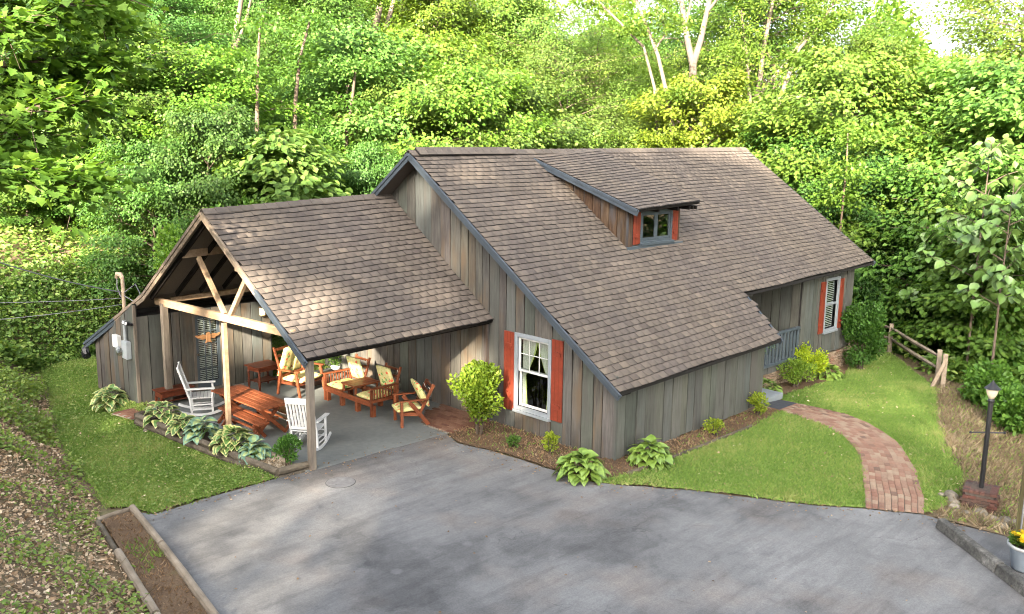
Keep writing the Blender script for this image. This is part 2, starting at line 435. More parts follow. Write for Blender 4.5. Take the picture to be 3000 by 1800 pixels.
class MB:
    def __init__(s): s.bm = bmesh.new()
    def poly(s, pts): return s.bm.faces.new([s.bm.verts.new(p) for p in pts])
    def hexa(s, c8):
        v = [s.bm.verts.new(p) for p in c8]
        for f in ((3, 2, 1, 0), (4, 5, 6, 7), (0, 1, 5, 4), (1, 2, 6, 5), (2, 3, 7, 6), (3, 0, 4, 7)):
            s.bm.faces.new([v[i] for i in f])
        return s
    def box(s, c, d, rz=0.0):
        c = Vector(c); R = Matrix.Rotation(rz, 3, 'Z'); x, y, z = d[0] / 2, d[1] / 2, d[2] / 2
        return s.hexa([c + R @ Vector(p) for p in ((-x, -y, -z), (x, -y, -z), (x, y, -z), (-x, y, -z), (-x, -y, z), (x, -y, z), (x, y, z), (-x, y, z))])
    def bar(s, p0, p1, wd, ht, up=(0, 0, 1)):
        p0, p1 = Vector(p0), Vector(p1); a = (p1 - p0).normalized(); up = Vector(up)
        sd = a.cross(up)
        if sd.length < 1e-4: sd = a.cross(Vector((1, 0, 0)))
        sd.normalize(); n = sd.cross(a).normalized()
        sd = sd * wd / 2; n = n * ht / 2
        return s.hexa([p0 - sd - n, p0 + sd - n, p0 + sd + n, p0 - sd + n, p1 - sd - n, p1 + sd - n, p1 + sd + n, p1 - sd + n])
    def tube(s, pts, rad, n=8, caps=True):
        pts = [Vector(p) for p in pts]
        if not isinstance(rad, (list, tuple)): rad = [rad] * len(pts)
        rings = []
        prev = None
        for i, p in enumerate(pts):
            a = (pts[min(i + 1, len(pts) - 1)] - pts[max(i - 1, 0)]).normalized()
            x = prev if prev is not None else (Vector((0, 0, 1)) if abs(a.z) < 0.9 else Vector((1, 0, 0)))
            x = (x - a * x.dot(a)); x.normalize(); prev = x
            y = a.cross(x)
            rings.append([s.bm.verts.new(p + (x * math.cos(2 * math.pi * k / n) + y * math.sin(2 * math.pi * k / n)) * rad[i]) for k in range(n)])
        for i in range(len(rings) - 1):
            for k in range(n):
                s.bm.faces.new((rings[i][k], rings[i][(k + 1) % n], rings[i + 1][(k + 1) % n], rings[i + 1][k]))
        if caps:
            s.bm.faces.new(rings[0][::-1]); s.bm.faces.new(rings[-1])
        return s
    def prism(s, pts, off):
        off = Vector(off); a = [s.bm.verts.new(p) for p in pts]; b = [s.bm.verts.new(Vector(p) + off) for p in pts]
        n = len(a)
        s.bm.faces.new(a[::-1]); s.bm.faces.new(b)
        for i in range(n): s.bm.faces.new((a[i], a[(i + 1) % n], b[(i + 1) % n], b[i]))
        return s
    def lathe(s, prof, c=(0, 0, 0), n=20):
        c = Vector(c); rings = []
        for r, z in prof:
            rings.append([s.bm.verts.new(c + Vector((r * math.cos(2 * math.pi * k / n), r * math.sin(2 * math.pi * k / n), z))) for k in range(n)])
        for i in range(len(rings) - 1):
            for k in range(n):
                s.bm.faces.new((rings[i][k], rings[i][(k + 1) % n], rings[i + 1][(k + 1) % n], rings[i + 1][k]))
        s.bm.faces.new(rings[0][::-1]); s.bm.faces.new(rings[-1])
        return s
    def mesh(s, name, bevel=0.0, smooth=False, org=(0, 0, 0)):
        bm = s.bm
        bmesh.ops.recalc_face_normals(bm, faces=bm.faces)
        if bevel:
            es = [e for e in bm.edges if len(e.link_faces) == 2 and e.calc_face_angle(0) > 0.5]
            bmesh.ops.bevel(bm, geom=es, offset=bevel, segments=1, affect='EDGES', profile=0.5)
        if Vector(org).length > 0: bmesh.ops.translate(bm, verts=bm.verts, vec=-Vector(org))
        me = bpy.data.meshes.new(name)
        bm.to_mesh(me); bm.free()
        if smooth: me.polygons.foreach_set('use_smooth', np.ones(len(me.polygons), bool))
        return me
    def build(s, name, m, parent=None, bevel=0.0, smooth=False, org=(0, 0, 0)):
        return obj(name, s.mesh(name, bevel, smooth, org), m, parent)

def unit(a): return a / np.maximum(np.linalg.norm(a, axis=-1, keepdims=True), 1e-9)

def tpl(pts, tris): return np.array(pts, float), np.array(tris, int)
KITE = tpl([(0, 0, 0), (1, 0, 0), (.48, .34, .12), (.48, -.34, .12)], [(0, 1, 2), (0, 3, 1)])
OVAL = tpl([(0, 0, 0), (1, 0, -.06), (.3, .3, .1), (.7, .24, .06), (.7, -.24, .06), (.3, -.3, .1)], [(0, 3, 2), (0, 1, 3), (0, 4, 1), (0, 5, 4)])
_lp = [(0.1, .12), (.12, .42), (.38, .3), (.52, .52), (.68, .25), (1.0, 0), (.68, -.25), (.52, -.52), (.38, -.3), (.12, -.42), (.1, -.12)]
LOBED = tpl([(0.35, 0, -.05)] + [(x, y, .08 * abs(y) * 2) for x, y in _lp], [(0, i + 1, (i + 1) % 11 + 1) for i in range(11)])
BLADE = tpl([(0, .09, 0), (0, -.09, 0), (.55, .06, .08), (.55, -.06, .08), (1, 0, -.05)], [(0, 1, 3), (0, 3, 2), (2, 3, 4)])
PEB = tpl([(-.5, -.3, 0), (.5, -.35, 0), (.45, .35, 0), (-.4, .4, 0), (-.2, -.15, .35), (.25, -.1, .38), (.2, .2, .36), (-.2, .2, .33)],
          [(0, 1, 5), (0, 5, 4), (1, 2, 6), (1, 6, 5), (2, 3, 7), (2, 7, 6), (3, 0, 4), (3, 4, 7), (4, 5, 6), (4, 6, 7)])

def leaves(name, P, D, Nn, S, T=KITE, v=None, W=1.0):
    """one small folded leaf polygon per row of P"""
    D = unit(D); Sd = unit(np.cross(Nn, D)); Nn = np.cross(D, Sd)
    tv, tf = T
    n, k = len(P), len(tv)
    S = np.broadcast_to(np.asarray(S, float), (n,))[:, None, None]
    V = P[:, None, :] + S * (tv[None, :, 0:1] * D[:, None, :] + W * tv[None, :, 1:2] * Sd[:, None, :] + tv[None, :, 2:3] * Nn[:, None, :])
    F = (np.arange(n)[:, None, None] * k + tf[None]).reshape(-1, 3)
    if v is None: v = RNG.random(n)
    return fastmesh(name, V.reshape(-1, 3), F, v=np.repeat(np.clip(v, 0, 1), k))

# ------------------------------------------------------------------ the lie of the land
def sst(a, b, x):
    t = np.clip((x - a) / (b - a), 0, 1)
    return t * t * (3 - 2 * t)

def hgt(x, y):
    x = np.asarray(x, float); y = np.asarray(y, float)
    xb = np.interp(y, [-30, -8, -3.7, .3, 1, 2.6, 5.6, 11, 12.5, 16, 40], [-8, -5.2, -4.55, -4.0, -3.5, -3.2, -2.7, -1.25, -.8, -1, -6])
    d = np.maximum(xb - x, 0)
    left = .62 * np.minimum(d, 4.2) * sst(0, 1.0, d) + .2 * np.maximum(d - 4.2, 0)
    yb = 12.4 + .55 * np.maximum(x - 6, 0)
    e = np.maximum(y - yb, 0); wt = 1 - sst(9, 24, x)
    back = (1.75 * sst(0, 1.5, e) + .33 * np.minimum(np.maximum(e - .8, 0), 30)) * wt
    hill = np.maximum(left, back) + .25 * np.minimum(left, back)
    lawn = -.21 * sst(-.45, -1.2, x) * sst(.3, 1.8, y)
    beh = -.15 * sst(6.2, 8, y)
    right = np.interp(x, [5, 9, 10.5, 13.8, 17.4, 21, 26, 36, 50], [0, -.05, -.12, -.4, -.55, -.62, -1.3, -3, -4])
    right = right * (1 - .5 * sst(-1, 6, y))
    px = [4.5, 6.4, 7.3, 8.8, 10.4, 12.4, 16.3, 17.5, 21.0, 24, 40]; py = [-11.6, -9.9, -9.0, -8.75, -8.0, -7.0, -5.6, -5.2, -2.3, 1.5, 12]
    f = np.maximum(np.interp(x, px, py) - y, 0) * sst(5.2, 6.6, x + .18 * (y + 9.9))
    fall = -.22 * np.minimum(f, 14) * sst(0, 1.5, f)
    return hill + lawn + right + fall + np.where(y > 6, beh, 0)

def H(x, y): return float(hgt(x, y))

def in_poly(x, y, poly):
    x = np.asarray(x); y = np.asarray(y); c = np.zeros(x.shape, bool); n = len(poly)
    for i in range(n):
        x0, y0 = poly[i]; x1, y1 = poly[(i + 1) % n]
        if y0 == y1: continue
        t = ((y0 > y) != (y1 > y)) & (x < (x1 - x0) * (y - y0) / (y1 - y0) + x0)
        c ^= t
    return c

def wobble(poly, step=0.35, amp=0.04):
    """resample a polygon's outline and make it slightly irregular"""
    out = []
    n = len(poly)
    for i in range(n):
        a, b = Vector(poly[i]), Vector(poly[(i + 1) % n]); L = (b - a).length; k = max(1, int(L / step))
        nrm = Vector((-(b - a).y, (b - a).x)).normalized() if L > 0 else Vector((0, 0))
        for j in range(k):
            p = a.lerp(b, j / k)
            if j: p = p + nrm * random.uniform(-amp, amp)
            out.append((p.x, p.y))
    return out

def sheet(name, poly, res, lift, m, kind='structure', flat=None):
    x0, y0 = np.min(poly, 0); x1, y1 = np.max(poly, 0)
    gx, gy = np.meshgrid(np.arange(x0, x1, res), np.arange(y0, y1, res))
    gx = gx.ravel() + RNG.uniform(-.2, .2, gx.size) * res; gy = gy.ravel() + RNG.uniform(-.2, .2, gy.size) * res
    ok = in_poly(gx, gy, poly)
    vs = [Vector(p) for p in poly] + [Vector(p) for p in zip(gx[ok], gy[ok])]
    n = len(poly)
    r = geometry.delaunay_2d_cdt(vs, [(i, (i + 1) % n) for i in range(n)], [list(range(n))], 1, 1e-5)
    xy = np.array([(p.x, p.y) for p in r[0]])
    z = (hgt(xy[:, 0], xy[:, 1]) if flat is None else np.full(len(xy), flat)) + lift
    me = fastmesh(name, np.c_[xy, z], np.array([f for f in r[2] if len(f) == 3]), smooth=True)
    if me.polygons[0].normal.z < 0: me.flip_normals()
    o = obj(name, me, m)
    o['kind'] = kind
    return o

def scatter(poly, n, holes=()):
    x0, y0 = np.min(poly, 0); x1, y1 = np.max(poly, 0)
    x = RNG.uniform(x0, x1, n); y = RNG.uniform(y0, y1, n)
    ok = in_poly(x, y, poly)
    for hpoly in holes: ok &= ~in_poly(x, y, hpoly)
    return x[ok], y[ok]

# ground: one sheet out to the horizon, finer near the house
def axis(lo, hi, fine, far):
    a = list(np.arange(lo, hi + 1e-6, fine)); s = fine; p = hi
    while p < far: s *= 1.35; p += s; a.append(p)
    s = fine; p = lo
    while p > -far: s *= 1.35; p -= s; a.insert(0, p)
    return np.array(a)
ax_, ay_ = axis(-12, 30, .33, 900), axis(-20, 30, .33, 900)
X, Y = np.meshgrid(ax_, ay_)
Z = hgt(X, Y) - .02 + .03 * np.sin(X * 1.7 + 1.3 * np.sin(Y * .9)) * np.sin(Y * 1.9) * (hgt(X, Y) > .1)
nx, ny = len(ax_), len(ay_)
idx = np.arange(nx * ny).reshape(ny, nx)
F = np.stack([idx[:-1, :-1], idx[:-1, 1:], idx[1:, 1:], idx[1:, :-1]], -1).reshape(-1, 4)
g = obj('ground', fastmesh('ground', np.c_[X.ravel(), Y.ravel(), Z.ravel()], F, smooth=True), MT['ground'])
g['kind'] = 'structure'

PATH_OUT = [(6.47, -8.88), (7.2, -8.6), (7.9, -8.24), (8.55, -7.93), (9.1, -7.58), (9.7, -7.2), (10.2, -6.85), (10.75, -6.3), (11.25, -5.75), (11.6, -5.1), (11.62, -4.4), (11.55, -3.6), (11.45, -3.1)]
PATH_IN = [(5.96, -8.08), (6.5, -7.83), (7.1, -7.53), (7.75, -7.22), (8.4, -6.89), (8.85, -6.6), (9.29, -6.25), (9.6, -5.98), (9.85, -5.65), (10.13, -5.14), (10.32, -4.5), (10.41, -3.97), (10.4, -3.5)]
PATH_POLY = PATH_IN + PATH_OUT[::-1]
DRIVE = [(-3.07, .01), (-1.87, .06), (-.75, .05), (0, -.06), (1.73, -.07), (3.22, -.11), (3.01, -.72), (3.2, -1.51), (3.28, -2.3), (3.3, -2.98), (3.4, -4.04), (3.74, -4.61), (4.33, -5.41), (5.04, -6.68), (5.48, -7.49), (5.97, -8.09), (6.47, -8.88),
         (6.45, -9.3), (6.5, -9.6), (6.6, -10.1), (7.1, -11), (8.5, -17), (-8, -24), (-9, -14), (-6.2, -9), (-4.5, -5.5), (-3.86, -3.7), (-3.5, -1.3), (-3.24, .3)]
sheet('driveway', wobble(DRIVE, .3, .025), .45, .016, MT['asphalt'])
LAWN_L = [(-3.05, .04), (-1.87, .1), (-.75, .1), (-.72, .5), (-.95, 5.4), (-.55, 6.4), (-.6, 8.6), (2.9, 8.6), (3.0, 6.5), (4.8, 6.3), (6, 8.5), (6, 12.6), (.8, 12.4), (-1.0, 12.35), (-1.3, 10.6), (-2.0, 8.2), (-2.7, 5.5), (-3.15, 2.6), (-3.4, 1.1), (-3.2, .5)]
LAWN_R = [(3.4, -4.0), (3.76, -4.57), (4.35, -5.37), (5.06, -6.64), (5.5, -7.45), (5.99, -8.05), (6.49, -8.84), (7.3, -9.0), (8.8, -8.75), (10.3, -7.95), (12.7, -6.85), (16.3, -5.5), (17.3, -5.0), (20.7, -2.4), (20.2, -1.7), (18.3, -2.4), (15.7, -2.95), (13.2, -3.0), (11.9, -3.2), (10.4, -4.0), (8.7, -4.28), (5.9, -4.33), (4.2, -4.3)]
LAWN_LP, LAWN_RP = wobble(LAWN_L, .3, .05), wobble(LAWN_R, .3, .05)
sheet('lawn', LAWN_LP, .25, .022, MT['lawn'])
sheet('lawn', LAWN_RP, .3, .022, MT['lawn'])
BED = [(3.26, -.14), (3.05, -.72), (3.24, -1.51), (3.32, -2.3), (3.34, -2.98), (3.42, -4.0), (4.2, -4.3), (5.9, -4.33), (8.7, -4.28), (10.38, -4.0), (10.38, -3.4), (4.5, -3.4), (4.62, -.14)]
sheet('mulch_bed', wobble(BED, .3, .03), .3, .026, MT['mulch'])
sheet('mulch_bed', wobble([(11.6, -3.15), (13.2, -2.98), (15.7, -2.93), (18.3, -2.4), (18.6, -1.6), (11.6, -1.9)], .3, .03), .3, .03, MT['mulch'])
sheet('dry_slope', wobble([(6.55, -9.0), (7.3, -9.05), (8.8, -8.8), (10.3, -8.0), (12.7, -6.9), (16.3, -5.55), (17.3, -5.1), (18.6, -5.4), (17, -9), (13, -13), (8.6, -14), (7.3, -11), (6.65, -10.1), (6.55, -9.5)], .4, .08), .4, .014, MT['straw'])
sb = MB()
sb.prism([(-.12, -.06, -.12), (3.24, -.11, -.12), (4.62, -.11, -.12), (4.62, 6.55, -.12), (-.3, 6.55, -.12), (-.25, .5, -.12)], (0, 0, .132))
sb.build('patio_slab', MT['slab'])['kind'] = 'structure'
lb = MB(); lb.prism([(-3.26, .36, -.1), (-3.76, .42, -.1), (-4.45, -3.7, -.1), (-5.4, -8, -.1), (-4.9, -8.2, -.1), (-3.9, -3.8, -.1)], (0, 0, .125))
lb.build('soil_bed', MT['mulch'])['kind'] = 'structure'

# ------------------------------------------------------------------ cabin
V3 = Vector
def lerp(a, b, t): return a + (b - a) * t

CORG = (4.6, -3.6, 0)
cabin = thing('cabin', 'brown board sided cabin with long shingled roof, dormer and red shutters', 'house', CORG)
OC = V3(CORG)
# main front slope: measured corners
RL, RR = V3((4.15, 2.245, 5.91)), V3((18.57, 2.245, 6.02))
EL, ER = V3((4.36, -3.857, 1.50)), V3((18.32, -2.6, 2.69))
VU = (2.245 + 2.6) / (2.245 + 3.857)
def main_pt(u, v): return lerp(lerp(RL, EL, v), RR + (ER - RR) * (v / VU), u)
U_IN, U_LO = 0.468, 0.4435
def roof_z(x, y):
    v = (2.245 - y) / 6.102
    if v < 0: v = -v
    L = lerp(RL, EL, v); R = RR + (ER - RR) * (v / VU)
    return lerp(L, R, (x - L.x) / (R.x - L.x)).z

# --- shingles -----------------------------------------------------------------
def shingle_tpl(w, L, cut):
    zt = lambda y: .032 - .026 * y / L
    o = [(-w / 2 + cut, 0), (w / 2 - cut, 0), (w / 2, cut * 1.2), (w / 2, L), (-w / 2, L), (-w / 2, cut * 1.2)]
    top = [(x, y, zt(y)) for x, y in o]; bot = [(x, y, 0) for x, y in o[:3] + o[5:]]
    v = top + bot
    f = [(0, 1, 2), (0, 2, 5), (5, 2, 3), (5, 3, 4), (6, 7, 1), (6, 1, 0), (7, 8, 2), (7, 2, 1), (9, 6, 0), (9, 0, 5)]
    return np.array(v), np.array(f)
EXPO, TABW = .158, .23
SH_TPL = [shingle_tpl(TABW - g, EXPO + .035, c) for g, c in ((.007, .008), (.009, .012), (.006, .006), (.010, .010))]
SH_MESH = []
for i, (v_, f_) in enumerate(SH_TPL):
    me = fastmesh('shingle', v_, f_); me.materials.append(MT['shingle']); me.materials.append(MT['shedge_shadow']); me.polygons.foreach_set('material_index', np.array([0] * 4 + [1] * 6, np.int32)); SH_MESH.append(me)

def shingle_roof(parent, org, pt, nrows, skip, keep=300, wave=.02):
    """courses of tabs over the surface pt(u, v); the tabs nearest the house front as objects, the rest joined"""
    items = []
    for k in range(nrows):
        v = 1 - k / nrows
        A, B = pt(0, v), pt(1, v)
        n = int((B - A).length / TABW) + 1
        off = (k % 2) * .5 + random.uniform(-.12, .12)
        for j in range(-1, n + 1):
            u = (j + off + .5) / n
            if u < -.2 / n or u > 1 + .2 / n: continue
            u = min(max(u, .45 / n), 1 - .45 / n)
            vv = v + wave * .12 * math.sin(u * 23 + k * .7) + random.uniform(-.0006, .0006)
            p = pt(u, vv)
            if skip(u, v, p): continue
            tx = (pt(u + .01, vv) - pt(u - .01, vv)).normalized()
            ty = (pt(u, vv - .02) - pt(u, vv + .02)).normalized()
            nz = tx.cross(ty).normalized(); ty = nz.cross(tx)
            a = random.uniform(-.012, .012)
            tx2 = tx * math.cos(a) + ty * math.sin(a); ty2 = nz.cross(tx2)
            p = p + nz * random.uniform(.0, .006)
            m = Matrix.Identity(4)
            for i in range(3): m[i][0], m[i][1], m[i][2], m[i][3] = tx2[i], ty2[i], nz[i], p[i] - org[i]
            items.append(((p - CAM_POS).length, m))
    items.sort(key=lambda t: t[0])
    for d, m in items[:keep]:
        o = obj('shingle', random.choice(SH_MESH), None, parent)
        o.matrix_local = m
    V, F, A, off = [], [], [], 0
    for d, m in items[keep:]:
        tv, tf = random.choice(SH_TPL)
        Mn = np.array(m)
        V.append(tv @ Mn[:3, :3].T + Mn[:3, 3]); F.append(tf + off); A.append(np.full(len(tv), random.random())); off += len(tv)
    if V:
        o = obj('shingles', fastmesh('shingles', np.concatenate(V), np.concatenate(F), v=np.concatenate(A)), MT['shingles'], parent)
        o.data.materials.append(MT['shedge_shadow']); o.data.polygons.foreach_set('material_index', np.tile(np.array([0] * 4 + [1] * 6, np.int32), len(items) - keep))
        o['kind'] = 'stuff'

def slab_from(pts, nrm, th):
    mb = MB(); mb.prism(pts, -V3(nrm) * th); return mb

# roof deck (front slope with the porch notch, back slope)
fn = (main_pt(1, 0) - main_pt(0, 0)).cross(main_pt(0, 0) - main_pt(0, 1)).normalized()
if fn.z < 0: fn = -fn
notch_i, notch_l = main_pt(U_IN, VU), main_pt(U_LO, 1)
deck = slab_from([q - fn * .045 for q in (main_pt(0, 0), main_pt(0, 1), notch_l, notch_i, main_pt(1, VU), main_pt(1, 0))], fn, .04).build('roof', MT['soffit'], cabin, org=CORG)
BL, BR = V3((4.15, 7.0, 2.55)), V3((18.5, 7.0, 2.66))
bn = V3((-fn.x, -fn.y, fn.z))
slab_from([RL + V3((0, .002, 0)), RR + V3((0, .002, 0)), BR, BL], bn, .10).build('back_slope', MT['shingle'], deck, org=CORG)
DX0, DX1, DY = 8.25, 10.38, -.88
def skip_main(u, v, p):
    if v > VU + .012:
        t = (v - VU) / (1 - VU)
        if u > lerp(U_IN, U_LO, t): return True
    if DX0 + .1 < p.x < DX1 - .1 and DY + .12 < p.y < 1.75: return True
    return False
shingle_roof(deck, CORG, main_pt, 48, skip_main)
# ridge caps and the lifted ridge strip
for k in range(46):
    u0 = k / 46; p = lerp(RL, RR, u0 + .5 / 46)
    m_ = MB(); hw = .155
    a, b = lerp(RL, RR, u0 - .002), lerp(RL, RR, u0 + 1.08 / 46)
    sl = .71
    top = [a + V3((0, 0, .05)), b + V3((0, 0, .036))]
    f0 = [a + V3((0, -hw, .05 - hw * sl)), b + V3((0, -hw, .036 - hw * sl))]
    b0 = [a + V3((0, hw, .05 - hw * sl)), b + V3((0, hw, .036 - hw * sl))]
    for q in ([f0[0], f0[1], top[1], top[0]], [top[0], top[1], b0[1], b0[0]]): m_.prism(q, (0, 0, .014))
    m_.build('ridge_cap', MT['shingle'], deck, org=CORG)
m_ = MB()
m_.prism([V3((4.3, 2.23, 5.985)), V3((7.35, 2.23, 6.0)), V3((7.35, 2.05, 5.86)), V3((4.3, 2.05, 5.845))], (0, 0, .03))
m_.build('ridge_vent', MT['dark'], deck, org=CORG)
for k in range(12):
    a = lerp(V3((4.32, 2.235, 6.02)), V3((7.36, 2.235, 6.034)), k / 12); b = lerp(V3((4.32, 2.235, 6.02)), V3((7.36, 2.235, 6.034)), (k + .97) / 12)
    MB().prism([a, b, b + V3((0, -.2, -.152)), a + V3((0, -.2, -.152))], (0, 0, .012)).build('ridge_cap', MT['shingle'], deck, org=CORG)

# rake boards of the near gable (two stepped boards per slope), eave fascia
def rake(p0, p1, out, nm='rake_board', m=None, par=None, org=CORG, dz=0):
    p0, p1, out = V3(p0), V3(p1), V3(out)
    mb = MB(); mb.bar(p0 + out * .012 + V3((0, 0, -.085 + dz)), p1 + out * .012 + V3((0, 0, -.085 + dz)), .03, .15, (0, 0, 1)); mb.build(nm, m or MT['trim'], par or cabin, .004, org=org)
    mb = MB(); mb.bar(p0 + out * .035 + V3((0, 0, -.03 + dz)), p1 + out * .035 + V3((0, 0, -.03 + dz)), .03, .07, (0, 0, 1)); mb.build('rake_trim', m or MT['trim'], par or cabin, .004, org=org)
rake(main_pt(0, -.0), main_pt(0, 1.005), (-1, 0, 0))
rake(RL, BL, (-1, 0, 0))
rake(RR, main_pt(1, VU), (1, 0, 0))
rake(notch_i, notch_l, (1, 0, 0), dz=-.02)
for a, b in ((main_pt(0, 1), notch_l), (notch_i, main_pt(1, VU))):
    MB().bar(a + V3((0, .03, -.05)), b + V3((0, .03, -.05)), .02, .07).build('fascia', MT['dark'], cabin, org=CORG)
# soffit lookouts under the near rake
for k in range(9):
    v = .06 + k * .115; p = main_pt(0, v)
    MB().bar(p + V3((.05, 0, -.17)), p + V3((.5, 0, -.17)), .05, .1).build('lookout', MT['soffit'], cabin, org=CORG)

# --- board walls ---------------------------------------------------------------
def board_wall(name, par, org, o, d, edges, zb, zt, holes, mats, th=.03, gap=.013, nrm=None, back=.06):
    """a dark backing with one board per interval of edges along direction d; boards split around holes (s0,s1,z0,z1)"""
    o, d = V3((o[0], o[1], 0)), V3((d[0], d[1], 0)).normalized(); nrm = V3((nrm[0], nrm[1], 0)).normalized()
    P = lambda s, z: o + d * s + V3((0, 0, z))
    def pieces(a, b):
        hs = sorted([h for h in holes if h[0] <= a + .01 and h[1] >= b - .01], key=lambda h: h[2])
        lo = (zb(a), zb(b)); out = []
        for h in hs:
            out.append((lo, (h[2], h[2]))); lo = (h[3], h[3])
        out.append((lo, (zt(a), zt(b))))
        return out
    mb = MB()
    for a, b in zip(edges[:-1], edges[1:]):
        for lo, hi in pieces(a, b):
            if max(hi[0] - lo[0], hi[1] - lo[1]) < .02: continue
            mb.prism([P(a, lo[0]) - nrm * .002, P(b, lo[1]) - nrm * .002, P(b, max(hi[1], lo[1] + .001)) - nrm * .002, P(a, max(hi[0], lo[0] + .001)) - nrm * .002], -nrm * back)
    wall = mb.build(name, MT['dark'], par, org=org)
    for a, b in zip(edges[:-1], edges[1:]):
        for q, (lo, hi) in enumerate(pieces(a, b)):
            if max(hi[0] - lo[0], hi[1] - lo[1]) < .03: continue
            j = random.uniform(-.018, .018) if q == 0 else 0
            g0, g1 = gap * random.uniform(.6, 1.2), gap * random.uniform(.6, 1.2)
            t = th * random.uniform(.5, 1.35)
            pts = [P(a + g0, lo[0] + j), P(b - g1, lo[1] + j), P(b - g1, max(hi[1], lo[1] + .01)), P(a + g0, max(hi[0], lo[0] + .01))]
            ob = MB().prism(pts, nrm * t).build('plank', random.choice(mats), wall, org=org)
            c = random.uniform(.88, 1.1); ob.color = (c * random.uniform(.95, 1.06), c, c * random.uniform(.93, 1.04), 1)
    return wall

def edges(a, b, w0, w1, must=()):
    """uneven board edges from a to b that include every value in must"""
    stops = sorted([a, b] + [m for m in must if a < m < b]); out = [stops[0]]
    for s0, s1 in zip(stops[:-1], stops[1:]):
        n = max(1, round((s1 - s0) / ((w0 + w1) / 2))); ws = [random.uniform(w0, w1) for _ in range(n)]; t = sum(ws); acc = s0
        for wv in ws[:-1]:
            acc += wv * (s1 - s0) / t; out.append(acc)
        out.append(s1)
    return out

PM, PG, PBR = [MT['plank'], MT['plank'], MT['plank_grey']], [MT['plank_grey']], [MT['plank_brown']]
# near gable, X = 4.6, s = -y measured from the back
WIN = dict(y0=-1.91, y1=-.83, z0=.47, z1=2.17)
gs = lambda y: 6.6 - y
board_wall('gable_wall', cabin, CORG, (4.6, 6.6), (0, -1), edges(gs(6.6), gs(-3.6), .2, .34, (gs(WIN['y1']), gs(WIN['y0']), gs(2.245))),
           lambda s: -.02, lambda s: roof_z(4.6, 6.6 - s) - .12, [(gs(WIN['y1']), gs(WIN['y0']), WIN['z0'], WIN['z1'])], PM, nrm=(-1, 0))
# front wall of the low wing
board_wall('front_wall', cabin, CORG, (4.6, -3.6), (1, 0), edges(.03, 5.6, .22, .36), lambda s: -.02 + .015 * s, lambda s: roof_z(4.6 + s, -3.6) - .11, [], PG, nrm=(0, -1))
MB().box((4.585, -3.615, .87), (.05, .05, 1.72)).build('corner_board', MT['plank_grey'], cabin, org=CORG)
board_wall('porch_side_wall', cabin, CORG, (10.2, -3.6), (0, 1), edges(0, 2.9, .24, .36), lambda s: .05, lambda s: roof_z(10.2, -3.6 + s) - .12, [], PG, nrm=(1, 0))
board_wall('porch_back_wall', cabin, CORG, (10.2, -.7), (1, 0), edges(0, 4.32, .24, .36), lambda s: .15, lambda s: roof_z(11, -.7) - .12, [], PG, nrm=(0, -1))
board_wall('porch_end_wall', cabin, CORG, (14.5, -.7), (0, -1), edges(0, 1.52, .24, .36), lambda s: .15, lambda s: roof_z(14.5, -.7 - s) - .12, [], PG, nrm=(-1, 0))
RW = dict(x0=15.86, x1=16.74, z0=.78, z1=2.37)
board_wall('end_wall', cabin, CORG, (14.5, -2.25), (1, 0), edges(.02, 3.22, .17, .27, (RW['x0'] - 14.5, RW['x1'] - 14.5)), lambda s: .06 + .03 * s, lambda s: roof_z(14.5 + s, -2.25) - .1,
           [(RW['x0'] - 14.5, RW['x1'] - 14.5, RW['z0'], RW['z1'])], PG, nrm=(0, -1))
board_wall('railing_wall', cabin, CORG, (11.5, -2.25), (1, 0), edges(0, 3.02, .2, .3), lambda s: .06, lambda s: .24, [], PG, nrm=(0, -1))
board_wall('far_gable_wall', cabin, CORG, (17.74, -2.25), (0, 1), edges(0, 8.9, .25, .34), lambda s: .1, lambda s: roof_z(17.74, -2.25 + s) - .12, [], PG, nrm=(1, 0))
MB().box((11.2, 6.62, 1.3), (13.1, .06, 2.5)).build('rear_wall', MT['plank_grey'], cabin, org=CORG)
MB().box((12.9, -1.47, .1), (3.3, 1.5, .1)).build('porch_floor', MT['step'], cabin, org=CORG)
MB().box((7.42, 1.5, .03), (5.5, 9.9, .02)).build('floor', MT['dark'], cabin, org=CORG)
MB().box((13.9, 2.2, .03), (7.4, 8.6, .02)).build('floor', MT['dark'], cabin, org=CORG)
# dark room behind the gable window
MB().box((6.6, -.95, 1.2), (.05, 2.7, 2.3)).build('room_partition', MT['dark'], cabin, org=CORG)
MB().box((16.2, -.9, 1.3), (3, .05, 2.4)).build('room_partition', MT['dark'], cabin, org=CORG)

# --- foundation bricks ----------------------------------------------------------
BR_ME = MB().box((0, 0, 0), (.205, .06, .064)).mesh('brick', .004); BR_ME.materials.append(MT['fbrick'])
def brick_face(par, org, x0, x1, y, z0f, z1, me=BR_ME, L=.215, hh=.075, nm='foundation'):
    bk = MB(); bk.prism([(x0, y + .004, -1.1), (x1, y + .004, -1.1), (x1, y + .004, z1), (x0, y + .004, z1)], (0, .1, 0))
    f = bk.build(nm, MT['mortar'], par, org=org)
    r = 0; z = z1 - hh / 2
    while z > -1.0:
        x = x0 + (r % 2) * L / 2 + L * .1
        while x < x1 - .05:
            if z > z0f(x) - .05:
                o = obj('brick', me, None, f, V3((x + L / 2 - .1, y - .004 + random.uniform(-.004, .003), z)) - V3(org))
                if x + L > x1: o.scale.x = max(.3, (x1 - x) / L); o.location.x = (x + x1) / 2 - org[0]
            x += L
        z -= hh; r += 1
brick_face(cabin, CORG, 11.5, 17.72, -2.2, lambda x: H(x, -2.4), .055)
brick_face(cabin, CORG, 6.6, 10.2, -3.52, lambda x: H(x, -3.7) + .0, .02 + .03)

